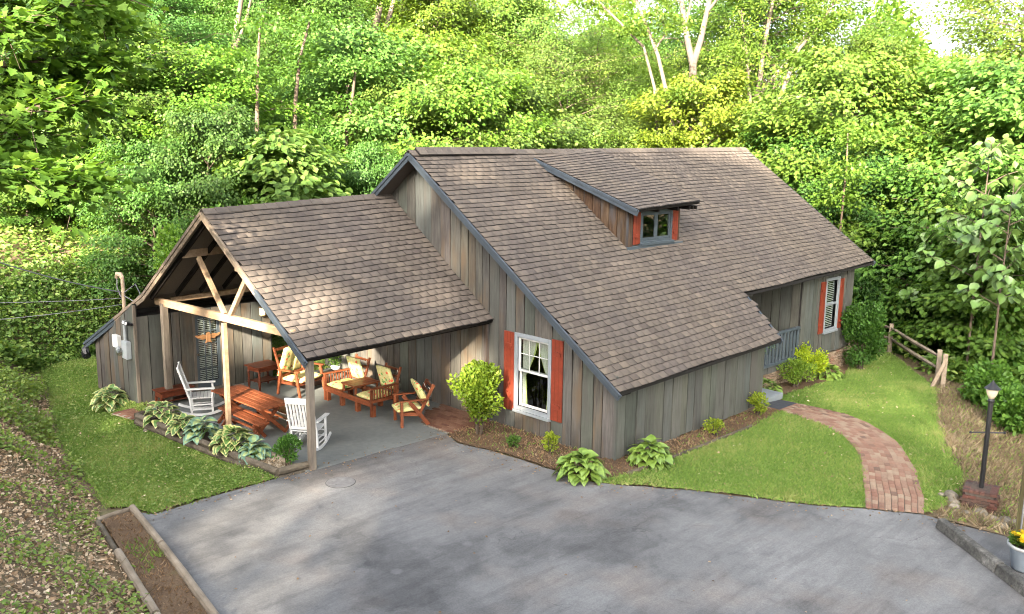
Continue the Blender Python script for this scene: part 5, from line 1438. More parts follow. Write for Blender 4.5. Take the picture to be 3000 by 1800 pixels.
# hillside behind the carport
HILL = [(-1.2, 12.35), (.8, 12.3), (3, 12.35), (6, 12.3), (9, 14), (12, 16.5), (12, 30), (-8, 30), (-12, 16), (-7, 9), (-3.6, 10), (-2, 11.3)]
litter_cover('hill_ivy', HILL, 95000, MT['ivy'], OVAL, .10, .2, .5, (.0, .45), vmean=.6, vsd=.2)
litter_cover('hill_ivy', [(-7, 11.6), (-1.3, 12.3), (.8, 12.3), (6, 12.3), (6, 14.3), (-7, 14.3)], 60000, MT['ivy'], OVAL, .06, .13, .7, (.0, .3), vmean=.42, vsd=.22)
litter_cover('hill_blossom', [(-5, 13.6), (3, 13.6), (3, 15), (-5, 15)], 900, MT['strawb'], OVAL, .05, .08, .6, (.3, .5), vmean=1.1, vsd=.1, thresh=.4)
litter_cover('forest_floor', [(10, 13), (24, 9), (24, 2), (40, -2), (40, 40), (10, 40)], 9000, MT['ivy'], OVAL, .2, .35, .6, (0, .5), vmean=.5, vsd=.2)
litter_cover('forest_floor', [(17.6, -5), (21, -2.4), (26, 2), (45, 6), (45, -20), (22, -16), (17, -9.5)], 30000, MT['ivy'], OVAL, .12, .24, .6, (0, .5), vmean=.6, vsd=.22)

# ------------------------------------------------------------------ hostas: every leaf an object
def hosta_leaf():
    nu, nv = 6, 4; V, F, E = [], [], []
    for i in range(nu + 1):
        t = i / nu; w = .42 * math.sin(math.pi * min(1, (t * .93 + .07)) ** .75) * (1 - .15 * t) if 0 < i < nu else .02
        arch = .16 * math.sin(t * 2.1) - .26 * t * t
        for j in range(nv + 1):
            s = j / nv * 2 - 1
            V.append((t, s * w, arch + .10 * abs(s) * w * 2 - .02 * (j % 2))); E.append(max(abs(s), (t - .72) / .28 if t > .72 else 0))
    for i in range(nu):
        for j in range(nv):
            q = i * (nv + 1) + j; F.append((q, q + nv + 1, q + nv + 2, q + 1))
    return np.array(V), np.array(F), np.array(E)
_hv, _hf, _he = hosta_leaf()
HL = {}
for k in ('green', 'cream', 'blue'):
    me = fastmesh('leaf', _hv, _hf, e=_he, smooth=True); me.materials.append(MT['hosta_' + k]); HL[k] = me
def hosta(x, y, z, R, n, kind, label, hgt_=.5):
    t = thing('hosta', label, 'hosta', (x, y, z), random.uniform(0, 6), 'hostas in the beds')
    n = int(n * 1.5); Ls = .235 if kind == 'green' else .225 if kind == 'cream' else .26
    for i in range(n):
        q = (i + .5) / n; a = i * 2.39996 + random.uniform(-.2, .2)
        ph = math.acos(1 - .97 * q)                          # angle from the crown's top
        rr = R * .78 * random.uniform(.86, 1.06)
        rad, zz = rr * math.sin(ph), R * hgt_ * (.22 + .95 * math.cos(ph)) * random.uniform(.92, 1.08)
        L = Ls * random.uniform(.72, 1.2) * (R / .55) ** .5
        o = obj('leaf', HL[kind], None, t, (max(0, rad - L * .45) * math.cos(a), max(0, rad - L * .45) * math.sin(a), zz))
        o.rotation_euler = (random.uniform(-.35, .35), -.45 + ph * .62 + random.uniform(-.25, .25), a + random.uniform(-.5, .5)); o.scale = (L, L * random.uniform(.9, 1.25), L)
    mb = MB()
    for i in range(14):
        a = i * 2.4; mb.tube([(0, 0, -.04), (R * .15 * math.cos(a), R * .15 * math.sin(a), R * hgt_ * .4), (R * .45 * math.cos(a), R * .45 * math.sin(a), R * hgt_ * .6)], .008, 4)
    mb.build('stalks', MT['leafstalk'], t)
MT['leafstalk'] = paint('leaf stalk', (.12, .2, .05), .6)
hosta(3.44, -3.74, .02, .57, 80, 'green', 'large plain green hosta at the driveway corner of the cabin', .62)
hosta(4.98, -4.2, .02, .5, 60, 'green', 'darker green hosta against the front wall just past the cabin corner', .7)
hosta(-.93, 7.35, -.2, .58, 60, 'cream', 'white edged hosta at the outer corner of the storage room', .6)
hosta(-.84, 4.75, .0, .48, 30, 'cream', 'broad yellow green hosta at the far end of the log planter', .75)
hosta(-.78, 3.75, .02, .42, 42, 'cream', 'narrow striped hosta second from the far end of the log planter', .6)
hosta(-.70, 3.1, .03, .45, 26, 'blue', 'blue green hosta in the middle of the log planter', .7)
hosta(-.58, 2.0, .04, .55, 66, 'cream', 'biggest cream edged hosta in the log planter in front of the middle post', .62)
hosta(-.50, 1.28, .04, .4, 26, 'blue', 'blue green hosta beside the pebbles in the log planter', .65)
hosta(15.5, -2.75, H(15.5, -2.75), .5, 40, 'green', 'green hosta right of the yellow shrub by the brick foundation', .6)
hosta(12.0, -2.75, H(12, -2.75), .5, 36, 'green', 'green hosta under the porch railing by the step', .6)
hosta(3.45, 6.9, -.12, .5, 36, 'green', 'dark hosta in the grass behind the side table', .6)

# ------------------------------------------------------------------ shrubs
def shrub(name, x, y, R, Hh, n, size, label, cat='shrub', tint=(1, 1, 1), T=OVAL, z=None, z0=.15, lumps=26, stems=6, seed=0, vmean=.5, group=None, up=.6, fill=.9):
    rg = np.random.default_rng(seed + 100); z = H(x, y) if z is None else z
    t = thing(name, label, cat, (x, y, z), 0, group)
    c = rg.normal(0, 1, (lumps, 3)); c = unit(c) * (rg.random((lumps, 1)) ** .4) * .72
    k = rg.integers(0, lumps, n); d = unit(rg.normal(0, 1, (n, 3))); p = c[k] + d * (.34 * fill * rg.random((n, 1)) ** .33)
    p = p * [R, R, Hh * (1 - z0) / 2 * 1.05] + [0, 0, z0 * Hh + Hh * (1 - z0) / 2]
    out = unit(p - [0, 0, Hh * .45]); D = out + rg.normal(0, .6, (n, 3)) + [0, 0, .15]; Nn = d * .5 + rg.normal(0, .45, (n, 3)) + [0, 0, up]
    v = vmean + .22 * np.clip(d[:, 2], -1, 1) * 0 + rg.normal(0, .22, n)
    o = obj('crown', leaves('crown', p, D, Nn, rg.uniform(size * .7, size * 1.2, n), T, v=v), MT['leaf'], t); o.color = (*tint, 1)
    mb = MB()
    for i in range(stems):
        a = i * 6.28 / stems + rg.uniform(-.4, .4); r = R * .5
        mb.tube([(.05 * math.cos(a), .05 * math.sin(a), -.05), (.3 * r * math.cos(a), .3 * r * math.sin(a), Hh * .25), (r * math.cos(a + .3), r * math.sin(a + .3), Hh * .65)], [.022 * R + .008, .016 * R + .005, .006], 6)
    mb.build('stem', MT['bark'], t)
    return t
YEL = (2.3, 1.65, .75)
shrub('shrub', 3.74, -.6, .72, 1.72, 5200, .085, 'round yellow green bush with bare trunks beside the left red shutter', tint=(1.75, 1.4, .7), z0=.2, lumps=34, seed=1, vmean=.6)
shrub('small_shrub', 3.68, -1.72, .2, .3, 260, .06, 'tiny green plant in the mulch below the gable window', 'plant', seed=2)
shrub('small_shrub', 3.93, -2.5, .17, .5, 420, .06, 'upright yellow variegated shrub below the right red shutter', tint=YEL, seed=3, vmean=.7)
shrub('small_shrub', 7.44, -4.08, .26, .42, 420, .06, 'small golden shrub along the front wall of the low wing', tint=YEL, seed=4, vmean=.7)
shrub('small_shrub', 9.5, -3.93, .27, .62, 600, .06, 'golden shrub beside the charcoal mat at the wing corner', tint=YEL, seed=5, vmean=.7)
shrub('shrub', 13.6, -2.72, .62, .85, 2200, .055, 'pale fine leaved round shrub below the porch railing', tint=(1.7, 1.5, 1.0), seed=6, vmean=.75)
shrub('shrub', 14.5, -2.62, .55, 1.15, 1800, .08, 'bright yellow shrub between the pale round shrub and the hosta', tint=(3.0, 2.2, .6), seed=7, vmean=.75)
shrub('tall_shrub', 17.45, -2.8, .88, 2.3, 5600, .09, 'tall dark evergreen shrub at the far right corner of the cabin', tint=(.75, .9, .75), z0=.0, lumps=26, seed=8, vmean=.4, fill=.8)
shrub('shrub', -.28, .42, .34, .62, 1500, .05, 'dark green leafy shrub at the foot of the front corner post', tint=(.9, 1.1, .9), z=.04, seed=9, vmean=.5)
n = 260; fern = thing('fern', 'arching green fern on a white stand on the shaded porch', 'fern', (12.6, -1.95, .15))
MB().lathe([(.2, 0), (.16, .04), (.12, .1), (.12, .62), (.2, .66), (.2, .7)], (0, 0, 0), 16).build('stand', MT['white'], fern)
mb = MB()
fa = []
for i in range(34):
    a = i * 2.4; L = random.uniform(.45, .7); e = random.uniform(.5, 1.2)
    for k in range(16):
        t = k / 15; r = L * t; zz = .75 + L * e * t - .9 * L * t * t
        for s in (-1, 1): fa.append(((r * math.cos(a), r * math.sin(a), zz), (math.cos(a + s * 1.2), math.sin(a + s * 1.2), -.25), .1 * (1 - t * .7)))
fa_p = np.array([q[0] for q in fa]); fa_d = np.array([q[1] for q in fa])
obj('fronds', leaves('fronds', fa_p, fa_d, np.tile([0, 0, 1.], (len(fa), 1)) + RNG.normal(0, .2, (len(fa), 3)), np.array([q[2] for q in fa]), KITE), MT['leaf'], fern).color = (1.2, 1.3, 1, 1)

# ------------------------------------------------------------------ trees
def grow(seed, Hh, R, t0, nprim, nsec, per, size, droop=.35, flat=.5, openness=1.0, prof='round', T=KITE, sp=.75, r0=None, lean=.03, face=.75):
    """trunk and limbs as tapered tubes plus sprays of leaves along the twigs -> (wood mesh, crown mesh)"""
    rg = np.random.default_rng(seed); rr = random.Random(seed)
    mb = MB(); r0 = r0 or Hh * .011 + .03
    tp = [V3((rr.gauss(0, lean) * i * Hh * .12, rr.gauss(0, lean) * i * Hh * .12, Hh * .96 * i / 8)) for i in range(9)]
    mb.tube([tp[0] - V3((0, 0, .4))] + tp, [r0 * 1.3] + [max(.015, r0 * (1 - .92 * i / 8)) for i in range(9)], 7, caps=False)
    def on_trunk(t):
        q = t * 8; i = min(7, int(q)); return tp[i].lerp(tp[i + 1], q - i)
    SPp, SPo, SPs = [], [], []
    for i in range(nprim):
        t = t0 + (.985 - t0) * (i + rr.random() * .6) / nprim
        f = (t - t0) / (1 - t0)
        if prof == 'round': pl = (math.sin(math.pi * min(1, .18 + .82 * f) ** .9) ** .7) * (1 - .25 * f) + .16
        elif prof == 'cone': pl = (1 - f) ** .8 * .95 + .12
        else: pl = .35 + .65 * math.sin(math.pi * (.1 + .8 * f))
        L = R * pl * rr.uniform(.72, 1.12); az = i * 2.39996 + rr.uniform(-.5, .5)
        el = lerp(.15, 1.0, f ** 1.3) + rr.uniform(-.15, .2)
        o = V3((math.cos(az), math.sin(az), 0)); b = on_trunk(t)
        pts = []
        for k in range(6):
            s = k / 5; pts.append(b + o * (L * s * math.cos(el * (1 - .5 * s))) + V3((0, 0, L * (s * math.sin(el) - droop * s * s * .6))) + V3((rr.gauss(0, .03), rr.gauss(0, .03), rr.gauss(0, .03))) * L * s)
        rb = max(.012, r0 * .42 * (1 - .6 * t))
        mb.tube(pts, [rb * (1 - .8 * k / 5) for k in range(6)], 5, caps=False)
        SPp.append(pts[5]); SPo.append(o); SPs.append(sp)
        for j in range(nsec):
            s = lerp(.25, .97, (j + rr.random() * .7) / nsec); q = s * 5; k = min(4, int(q)); pb = pts[k].lerp(pts[k + 1], q - k)
            sg = 1 if j % 2 else -1; a2 = az + sg * rr.uniform(.5, 1.15); o2 = V3((math.cos(a2), math.sin(a2), rr.uniform(-.15, .35)))
            L2 = L * .42 * (1.15 - .6 * s) * rr.uniform(.7, 1.2) + .15
            pe = pb + o2 * L2 + V3((0, 0, -.12 * L2))
            mb.tube([pb, pb.lerp(pe, .5) + V3((0, 0, .05 * L2)), pe], [rb * .3, rb * .2, .004], 3, caps=False)
            for e in (.35, .7, 1.0):
                if rr.random() > openness: continue
                SPp.append(pb.lerp(pe, e)); SPo.append(o2); SPs.append(sp * rr.uniform(.7, 1.15))
    P0 = np.array([tuple(p) for p in SPp]); O = np.array([tuple(p) for p in SPo]); S = np.array(SPs); O[:, 2] *= .3; O = unit(O)
    m = len(P0); n = m * per; k = np.repeat(np.arange(m), per)
    sd = np.c_[-O[:, 1], O[:, 0], np.zeros(m)]
    u = rg.normal(.1, .42, n); w_ = rg.normal(0, .38, n); ss = S[k]
    P_ = P0[k] + O[k] * (u * ss)[:, None] + sd[k] * (w_ * ss)[:, None]
    P_[:, 2] += -droop * (np.maximum(u, 0) ** 2 + w_ ** 2) * ss * .8 + rg.normal(0, .34 * ss * (1 - flat * .5), n)
    oh = unit(np.c_[P_[:, :2], np.zeros(n)])                        # outwards from the trunk: leaves hang and face out
    D = O[k] * .5 + oh * .3 + sd[k] * (np.sign(w_) * rg.uniform(.1, .8, n))[:, None] + rg.normal(0, .35, (n, 3)); D[:, 2] -= .55
    Nn = oh * face + np.c_[rg.normal(0, .45, (n, 2)), np.full(n, .75) + rg.normal(0, .3, n)]
    tone = np.clip(.42 + rg.normal(0, .12, m)[k] + rg.normal(0, .18, n), 0, 1)
    cr = leaves('crown', P_, D, Nn, rg.uniform(size * .7, size * 1.25, n), T, v=tone)
    return mb.mesh('trunk', smooth=True), cr

KIND = {'A': [], 'B': [], 'C': [], 'D': []}
for s in range(4): KIND['A'].append((*grow(20 + s, 8, 3.3, .14, 36, 8, 40, .138, .3, .4, .95, 'round', sp=.62), 8.0))
for s in range(3): KIND['B'].append((*grow(40 + s, 15, 4.0, .28, 42, 8, 38, .162, .3, .4, .9, 'round', sp=.85), 15.0))
for s in range(3): KIND['C'].append((*grow(60 + s, 14, 4.6, .30, 34, 7, 46, .13, .45, .6, .8, 'spread', sp=.95), 14.0))
for s in range(2): KIND['D'].append((*grow(80 + s, 5, 1.45, .12, 22, 5, 22, .17, .25, .6, .95, 'cone', OVAL, sp=.5, r0=.04), 5.0))
for k in KIND:
    for a in KIND[k]: a[0].materials.append(MT['bark']); a[1].materials.append(MT['leaf'])
TINT = {'lime': (1.36, 1.24, .85), 'mid': (.92, .98, .8), 'dark': (.6, .7, .65), 'olive': (1.22, 1.05, .68), 'yellow': (1.8, 1.35, .55), 'pale': (1.7, 1.6, 1.3)}
KPH = {'A': 'broadleaf tree', 'B': 'tall tree', 'C': 'feathery tree', 'D': 'young sapling'}
TPH = {'lime': 'lime green', 'mid': 'mid green', 'dark': 'dark green', 'olive': 'olive green', 'yellow': 'golden', 'pale': 'pale green'}
def zone(px):
    return ('behind the storage room at the left' if px < 480 else 'behind the carport ridge' if px < 1130 else 'behind the ridge left of the dormer' if px < 1640 else
            'behind the ridge above the dormer' if px < 2120 else 'behind the right end of the ridge' if px < 2480 else 'on the slope beyond the split rail fence')
TREES = [
    (2.6, 23.3, 7.0, 'B', 'dark', 1.1),
    (3.2, 16.9, 7.4, 'A', 'lime', 1.1),
    (7.4, 22.8, 8.9, 'B', 'mid', 1.0),
    (5.6, 16.1, 6.8, 'A', 'lime', 1.15),
    (6.0, 27.1, 9.0, 'B', 'dark', 1.1),
    (2.8, 13.1, 5.5, 'A', 'mid', 0.9),
    (4.6, 12.8, 7.0, 'A', 'mid', 0.8),
    (2.0, 18.1, 4.8, 'A', 'mid', 1.0),
    (0.7, 18.0, 2.7, 'A', 'mid', 0.9),
    (13.7, 25.2, 12.2, 'B', 'mid', 0.9),
    (16.9, 27.8, 15.5, 'B', 'mid', 0.9),
    (14.5, 21.5, 11.9, 'B', 'mid', 1.0),
    (14.5, 31.6, 12.1, 'B', 'mid', 1.0),
    (15.3, 36.5, 14.4, 'B', 'dark', 1.0),
    (7.9, 16.6, 4.7, 'A', 'mid', 0.9),
    (9.3, 15.2, 6.0, 'A', 'mid', 0.8),
    (11.0, 35.1, 10.5, 'B', 'mid', 1.1),
    (9.2, 19.6, 6.5, 'A', 'mid', 0.9),
    (6.1, 11.2, 6.8, 'D', 'pale', 1.35),
    (12.3, 16.5, 10.0, 'A', 'lime', 1.1),
    (9.8, 11.8, 6.2, 'A', 'mid', 0.7),
    (13.5, 14.0, 8.9, 'A', 'lime', 1.0),
    (14.8, 12.6, 9.4, 'A', 'lime', 1.0),
    (18.3, 13.4, 9.4, 'A', 'lime', 1.1),
    (23.3, 28.6, 18.6, 'B', 'olive', 1.1),
    (22.9, 23.3, 15.2, 'B', 'olive', 1.0),
    (28.1, 25.3, 14.9, 'C', 'olive', 1.0),
    (18.5, 19.0, 11.6, 'A', 'olive', 1.0),
    (25.7, 19.1, 12.8, 'C', 'olive', 1.0),
    (24.4, 16.0, 11.2, 'C', 'olive', 1.0),
    (27.2, 16.2, 12.2, 'C', 'olive', 1.0),
    (29.9, 16.4, 10.7, 'C', 'olive', 1.0),
    (20.8, 13.8, 7.9, 'A', 'olive', 1.0),
    (22.8, 13.3, 7.9, 'A', 'olive', 1.0),
    (24.0, 12.1, 7.6, 'A', 'olive', 0.9),
    (26.7, 12.4, 8.5, 'C', 'olive', 0.9),
    (38.3, 28.1, 14.7, 'C', 'mid', 1.0),
    (43.9, 28.3, 16.1, 'C', 'mid', 1.1),
    (40.0, 20.7, 14.2, 'C', 'mid', 1.0),
    (43.8, 19.8, 16.6, 'C', 'mid', 1.1),
    (26.9, 9.3, 10.0, 'A', 'yellow', 1.0),
    (25.3, 10.2, 7.5, 'A', 'yellow', 0.9),
    (29.0, 8.6, 8.4, 'A', 'yellow', 0.9),
    (29.3, 6.9, 8.6, 'A', 'yellow', 0.9),
    (31.0, 26.7, 16.9, 'B', 'mid', 1.0),
    (44.0, 25.3, 15.0, 'C', 'mid', 1.0),
    (47.9, 24.3, 19.6, 'C', 'olive', 1.1),
    (46.5, 31.5, 15.1, 'C', 'olive', 1.0),
    (33.5, 15.6, 12.1, 'C', 'olive', 0.9),
    (35.3, 13.9, 13.4, 'C', 'olive', 0.9),
    (33.5, 24.3, 16.5, 'C', 'olive', 1.1),
    (27.0, 22.0, 15.1, 'B', 'olive', 1.0),
    (39.2, 15.7, 18.0, 'C', 'mid', 1.0),
    (37.0, 12.1, 16.5, 'C', 'olive', 1.0),
    (40.4, 11.7, 17.4, 'C', 'olive', 1.1),
    (46.0, 11.9, 15.2, 'C', 'olive', 0.9),
    (38.3, 6.5, 14.6, 'B', 'olive', 0.9),
    (26.4, 2.6, 10.9, 'A', 'lime', 1.05),
    (26.1, 4.3, 8.2, 'A', 'mid', 1.0),
    (30.1, 1.8, 12.0, 'A', 'lime', 1.1),
    (30.6, -0.1, 12.2, 'A', 'lime', 1.1),
    (28.7, -2.5, 12.4, 'A', 'lime', 1.1),
    (26.7, -4.9, 12.7, 'A', 'lime', 1.1),
    (39.3, 4.1, 14.5, 'B', 'olive', 0.9),
    (46.9, 2.4, 19.8, 'C', 'olive', 1.0),
    (43.5, -0.0, 21.1, 'C', 'olive', 1.0),
    (55.9, 7.8, 15.1, 'C', 'olive', 1.0),
    (25.0, 2.6, 6.9, 'A', 'mid', 0.9),
    (24.7, 0.7, 7.4, 'A', 'mid', 0.9),
    (28.7, 0.4, 8.2, 'A', 'mid', 0.9),
    (26.9, -2.2, 8.9, 'A', 'mid', 0.9),
    (24.8, -4.4, 7.7, 'A', 'mid', 0.8),
    (26.9, 0.7, 6.4, 'A', 'dark', 1.0),
    (27.0, 2.7, 5.0, 'A', 'dark', 1.0),
    (29.5, -0.5, 7.0, 'A', 'dark', 1.0),
    (27.5, -2.8, 6.9, 'A', 'dark', 1.0),
    (25.4, -0.8, 5.4, 'D', 'mid', 1.3),
    (20.9, -4.9, 5.1, 'D', 'mid', 1.3),
    (23.0, -3.4, 5.0, 'D', 'mid', 1.2)
]
ORD = ['first', 'second', 'third', 'fourth', 'fifth', 'sixth', 'seventh', 'eighth', 'ninth', 'tenth', 'eleventh', 'twelfth', 'thirteenth', 'fourteenth', 'fifteenth', 'sixteenth']
def img_x(x, y):
    d = V3((x, y, CAM_POS.z)) - CAM_POS
    return 1500 + 2634.5 * d.dot(_r2) / d.dot(_f)
cl = {}
for i, t in enumerate(TREES): cl.setdefault((t[3], t[4], zone(img_x(t[0], t[1]))), []).append(i)
TL = {}
for key, ids in cl.items():
    ids.sort(key=lambda i: img_x(TREES[i][0], TREES[i][1]))
    for r, i in enumerate(ids):
        TL[i] = (f"{ORD[r]} " if len(ids) > 1 else '') + f"{TPH[key[1]]} {KPH[key[0]]}" + (' from the left ' if len(ids) > 1 else ' ') + key[2]
def tree(i, x, y, Hh, kind, tint, s, label, group):
    tm, cm, H0 = KIND[kind][i % len(KIND[kind])]
    t = thing({'A': 'broadleaf_tree', 'B': 'forest_tree', 'C': 'feathery_tree', 'D': 'sapling'}[kind], label, 'tree', (x, y, H(x, y) - .1), i * 2.1, group)
    k = Hh / H0; kr = k * s * (1 if k > .75 else (.75 / k) ** .5)
    for me, nm in ((tm, 'trunk'), (cm, 'crown')):
        o = obj(nm, me, None, t); o.scale = (kr, kr, k)
        if nm == 'crown': j = random.uniform(.78, 1.16); o.color = (TINT[tint][0] * j * random.uniform(.86, 1.12), TINT[tint][1] * j, TINT[tint][2] * j * random.uniform(.8, 1.5), 1)
    return t
for i, q in enumerate(TREES): tree(i, *q, TL[i], 'trees of the wood round the cabin')

# pale barked trunks that stand out against the leaves
def pale_tree(label, base, limbs, crown, tint='olive', mt='barkpale', nleaf=70, nm='pale_trunk_tree', seed=0):
    """limbs: list of (points, r0, r1) in world space; crown: list of (centre, radius) clusters hung on the limbs"""
    rg = np.random.default_rng(500 + seed); b = V3(base)
    t = thing(nm, label, 'tree', base, 0, 'pale barked trees behind the cabin')
    mb = MB()
    for pts, ra, rb in limbs:
        pts = [V3(p) - b for p in pts]; n = len(pts); mb.tube(pts, [.78 * lerp(ra, rb, i / (n - 1)) for i in range(n)], 10, caps=False)
    mb.build('trunk', MT[mt], t, smooth=True)
    for pts, ra, rb in limbs:
        for i in range(len(pts) - 1):
            if pts[i][2] > 5 and rg.random() < .3: crown = crown + [(tuple(lerp(V3(pts[i]), V3(pts[i + 1]), rg.random()) + V3((rg.normal(-.5, .5), rg.normal(-.5, .5), 0))), .3)]
    c = np.array([q[0] for q in crown]) - np.array(base); R = np.array([q[1] for q in crown])
    m = len(c) * 9; k0 = np.repeat(np.arange(len(c)), 9)
    sc = c[k0] + unit(rg.normal(0, 1, (m, 3))) * (R[k0] * rg.random(m) ** .4)[:, None] * [1, 1, .6]
    k = np.repeat(np.arange(m), nleaf); n = len(k); off = rg.normal(0, .4, (n, 3)) * [1, 1, .35]
    p = sc[k] + off; p[:, 2] -= .3 * (off[:, 0] ** 2 + off[:, 1] ** 2)
    o = obj('crown', leaves('crown', p, np.c_[off[:, :2], -.3 * np.ones(n)] + rg.normal(0, .4, (n, 3)), np.c_[rg.normal(0, .45, (n, 2)), np.ones(n)], rg.uniform(.1, .19, n), KITE, v=rg.normal(.45, .2, n)), MT['leaf'], t)
    o.color = (*TINT[tint], 1)
    return t
gz = lambda x, y: H(x, y)
pale_tree('white barked tree forking into a tall V above the dormer', (29.1, 11.7, gz(29.1, 11.7)), [
    ([(29.1, 11.7, gz(29.1, 11.7) - .3), (29.1, 11.7, 5), (29.1, 11.7, 7.7), (29.3, 11.8, 9.0), (29.4, 11.9, 10.0)], .34, .24),
    ([(29.4, 11.9, 9.9), (29.4, 12.3, 11.2), (29.4, 12.6, 12.4), (29.4, 13.0, 14.1), (29.2, 13.6, 16.5), (29, 14, 18)], .22, .07),
    ([(29.35, 11.9, 9.8), (29.8, 11.8, 11.1), (30.2, 11.8, 12.4), (30.6, 11.7, 14.1), (30.9, 11.6, 16.5), (31, 11.5, 18)], .22, .08),
    ([(29.4, 12.45, 11.8), (29.5, 12.2, 13.2), (29.6, 12.1, 15)], .09, .05), ([(30.2, 11.75, 12.5), (30.7, 11.3, 13.4), (31.1, 11.0, 14.6)], .11, .05)],
    [((29, 14, 18), 1.8), ((31, 11.5, 18), 2), ((29.5, 12.5, 16.5), 1.6), ((31.3, 10.6, 15), 1.2), ((28.6, 13.6, 13.2), .9), ((31.2, 10.7, 10.6), 1.0), ((28.5, 12.9, 9.3), 1.0)], seed=1)
pale_tree('slender pale tree leaning left of the white V trunk', (25.0, 9.6, gz(25, 9.6)), [
    ([(25.1, 9.4, gz(25, 9.6) - .3), (25.05, 9.6, 4.5), (25, 9.9, 7.4), (24.9, 10.7, 10), (24.5, 11.7, 12.4), (24.2, 12.4, 14)], .17, .07), ([(24.9, 10.85, 10.3), (25.1, 10.4, 11.0), (24.7, 11.2, 12.6)], .06, .03)],
    [((24.2, 12.4, 14.2), 1.2), ((25.2, 10.3, 11.3), .8)], seed=2, nleaf=50)
pale_tree('thin bare limbed tree slanting across the sky gap left of the dormer ridge', (25.6, 10.9, gz(25.6, 10.9)), [
    ([(25.7, 10.8, gz(25.6, 10.9) - .3), (25.6, 10.9, 5), (25.3, 11.1, 8.6), (24.9, 11.5, 10.4), (24.2, 12.4, 11.5), (23.6, 13.3, 12.5), (23.3, 13.8, 13.4)], .12, .05)], [((23.3, 13.8, 13.6), .9), ((25.9, 11.5, 8.2), .9)], seed=3, nleaf=50)
pale_tree('pale trunk cluster splitting into four stems behind the right end of the ridge', (33.9, 11.1, gz(33.9, 11.1)), [
    ([(33.9, 11.1, gz(33.9, 11.1) - .3), (33.9, 11.1, 5), (33.9, 11.1, 7.5)], .3, .24), ([(33.9, 11.1, 7.4), (34, 11.5, 9), (34.1, 11.8, 10.9), (34, 12.2, 13)], .16, .07),
    ([(33.9, 11.1, 7.4), (34.4, 11.1, 9.6), (34.8, 11.2, 11.3), (35.4, 11.2, 13.6), (35.8, 11.2, 16)], .2, .08), ([(34.0, 11.1, 7.7), (34.5, 10.9, 9.0), (35.6, 10.2, 10.6), (36.4, 9.6, 12)], .14, .05)],
    [((34, 12.2, 13.6), 1.4), ((35.8, 11.2, 16), 1.8), ((36.5, 9.5, 12.2), 1.2), ((33.4, 12.4, 11), .8)], seed=4)
pale_tree('pale stem curving right into the leaves right of the trunk cluster', (32.7, 9.4, gz(32.7, 9.4)), [
    ([(32.6, 9.4, gz(32.7, 9.4) - .3), (32.7, 9.4, 5), (32.9, 9.3, 7.5), (33.5, 9.1, 9.3), (34.2, 8.9, 10.9), (35, 8.3, 12), (35.6, 7.8, 13.4)], .22, .07)], [((35.4, 8, 13.2), 1.5), ((34.6, 7.9, 11.4), .8)], seed=5)
pale_tree('tall pale trunk among the trees behind the storage room', (9.6, 21.8, gz(9.6, 21.8)), [
    ([(9.6, 21.8, gz(9.6, 21.8) - .3), (9.8, 21.9, 6.4), (10, 22.1, 7.9), (10.4, 22.1, 9.3), (10.7, 22.2, 10.6), (11, 22.2, 11.9), (11.2, 22.2, 14)], .2, .11), ([(10.45, 22.1, 9.6), (10.9, 21.7, 11), (11.3, 21.3, 13)], .1, .05)],
    [((11.2, 22.2, 14.2), 1.6), ((11.5, 21.2, 13), 1.2)], 'mid', seed=6)
pale_tree('sunlit forked trunk above the lime trees behind the carport', (18.2, 23.2, gz(18.2, 23.2)), [
    ([(18.2, 23.2, gz(18.2, 23.2) - .3), (18.3, 23.2, 8), (18.4, 23.1, 10.6), (18.7, 23.1, 11.9), (19, 23.1, 12.9), (19.2, 23, 16)], .32, .14), ([(18.6, 23.0, 9.6), (18.7, 22.8, 10.6), (19.2, 22.7, 12.2), (19.8, 22.4, 14.5)], .22, .1)],
    [((19.2, 23, 16), 2), ((20, 22.2, 15), 1.6), ((17.6, 23.6, 13.4), 1.2)], 'olive', seed=7)
pale_tree('slim grey stem rising through the lime leaves right of the roof', (21.6, .2, gz(21.6, .2)), [([(21.6, .2, gz(21.6, .2) - .2), (21.7, .15, 3.3), (21.9, .2, 5.6), (22, .3, 6.6)], .06, .03)], [((22, .3, 6.6), 1.0), ((21.4, -.1, 5.4), .7), ((22.2, .4, 4.4), .7)], 'lime', 'bark', seed=8, nm='slim_tree')

pale_tree('slender grey trunk leaning right above the left half of the carport ridge', (6.8, 13.9, 1.31), [([(6.8, 13.9, 1.11), (6.8, 13.9, 5.4), (7.0, 14.1, 7.0), (7.2, 14.3, 8.5), (7.4, 14.4, 9.9)], .13, .05)], [((7.4, 14.4, 9.9), .8), ((7.2, 14.3, 8.5), .5)], 'mid', 'bark', 50, 'slim_tree', 197)
pale_tree('slender brown trunk above the right half of the carport ridge', (8.6, 14.4, 0.39), [([(8.6, 14.4, 0.19), (8.6, 14.4, 5.8), (8.8, 14.6, 7.4), (9.1, 14.7, 9.0), (9.5, 14.6, 10.3)], .13, .05)], [((9.5, 14.6, 10.3), .8), ((9.1, 14.7, 9.0), .5)], 'mid', 'bark', 50, 'slim_tree', 198)
pale_tree('short dark trunk in the leaves left of the carport peak', (2.7, 15.4, 2.33), [([(2.7, 15.4, 2.13), (2.7, 15.4, 4.1), (2.8, 15.6, 5.1), (2.8, 15.8, 5.9)], .13, .05)], [((2.8, 15.8, 5.9), .8), ((2.8, 15.6, 5.1), .5)], 'mid', 'bark', 50, 'slim_tree', 199)
pale_tree('dark trunk just left above the carport peak', (6.0, 15.2, 2.25), [([(6.0, 15.2, 2.05), (6.0, 15.2, 4.8), (6.3, 15.3, 6.0), (6.4, 15.4, 7.0)], .13, .05)], [((6.4, 15.4, 7.0), .8), ((6.3, 15.3, 6.0), .5)], 'mid', 'bark', 50, 'slim_tree', 200)
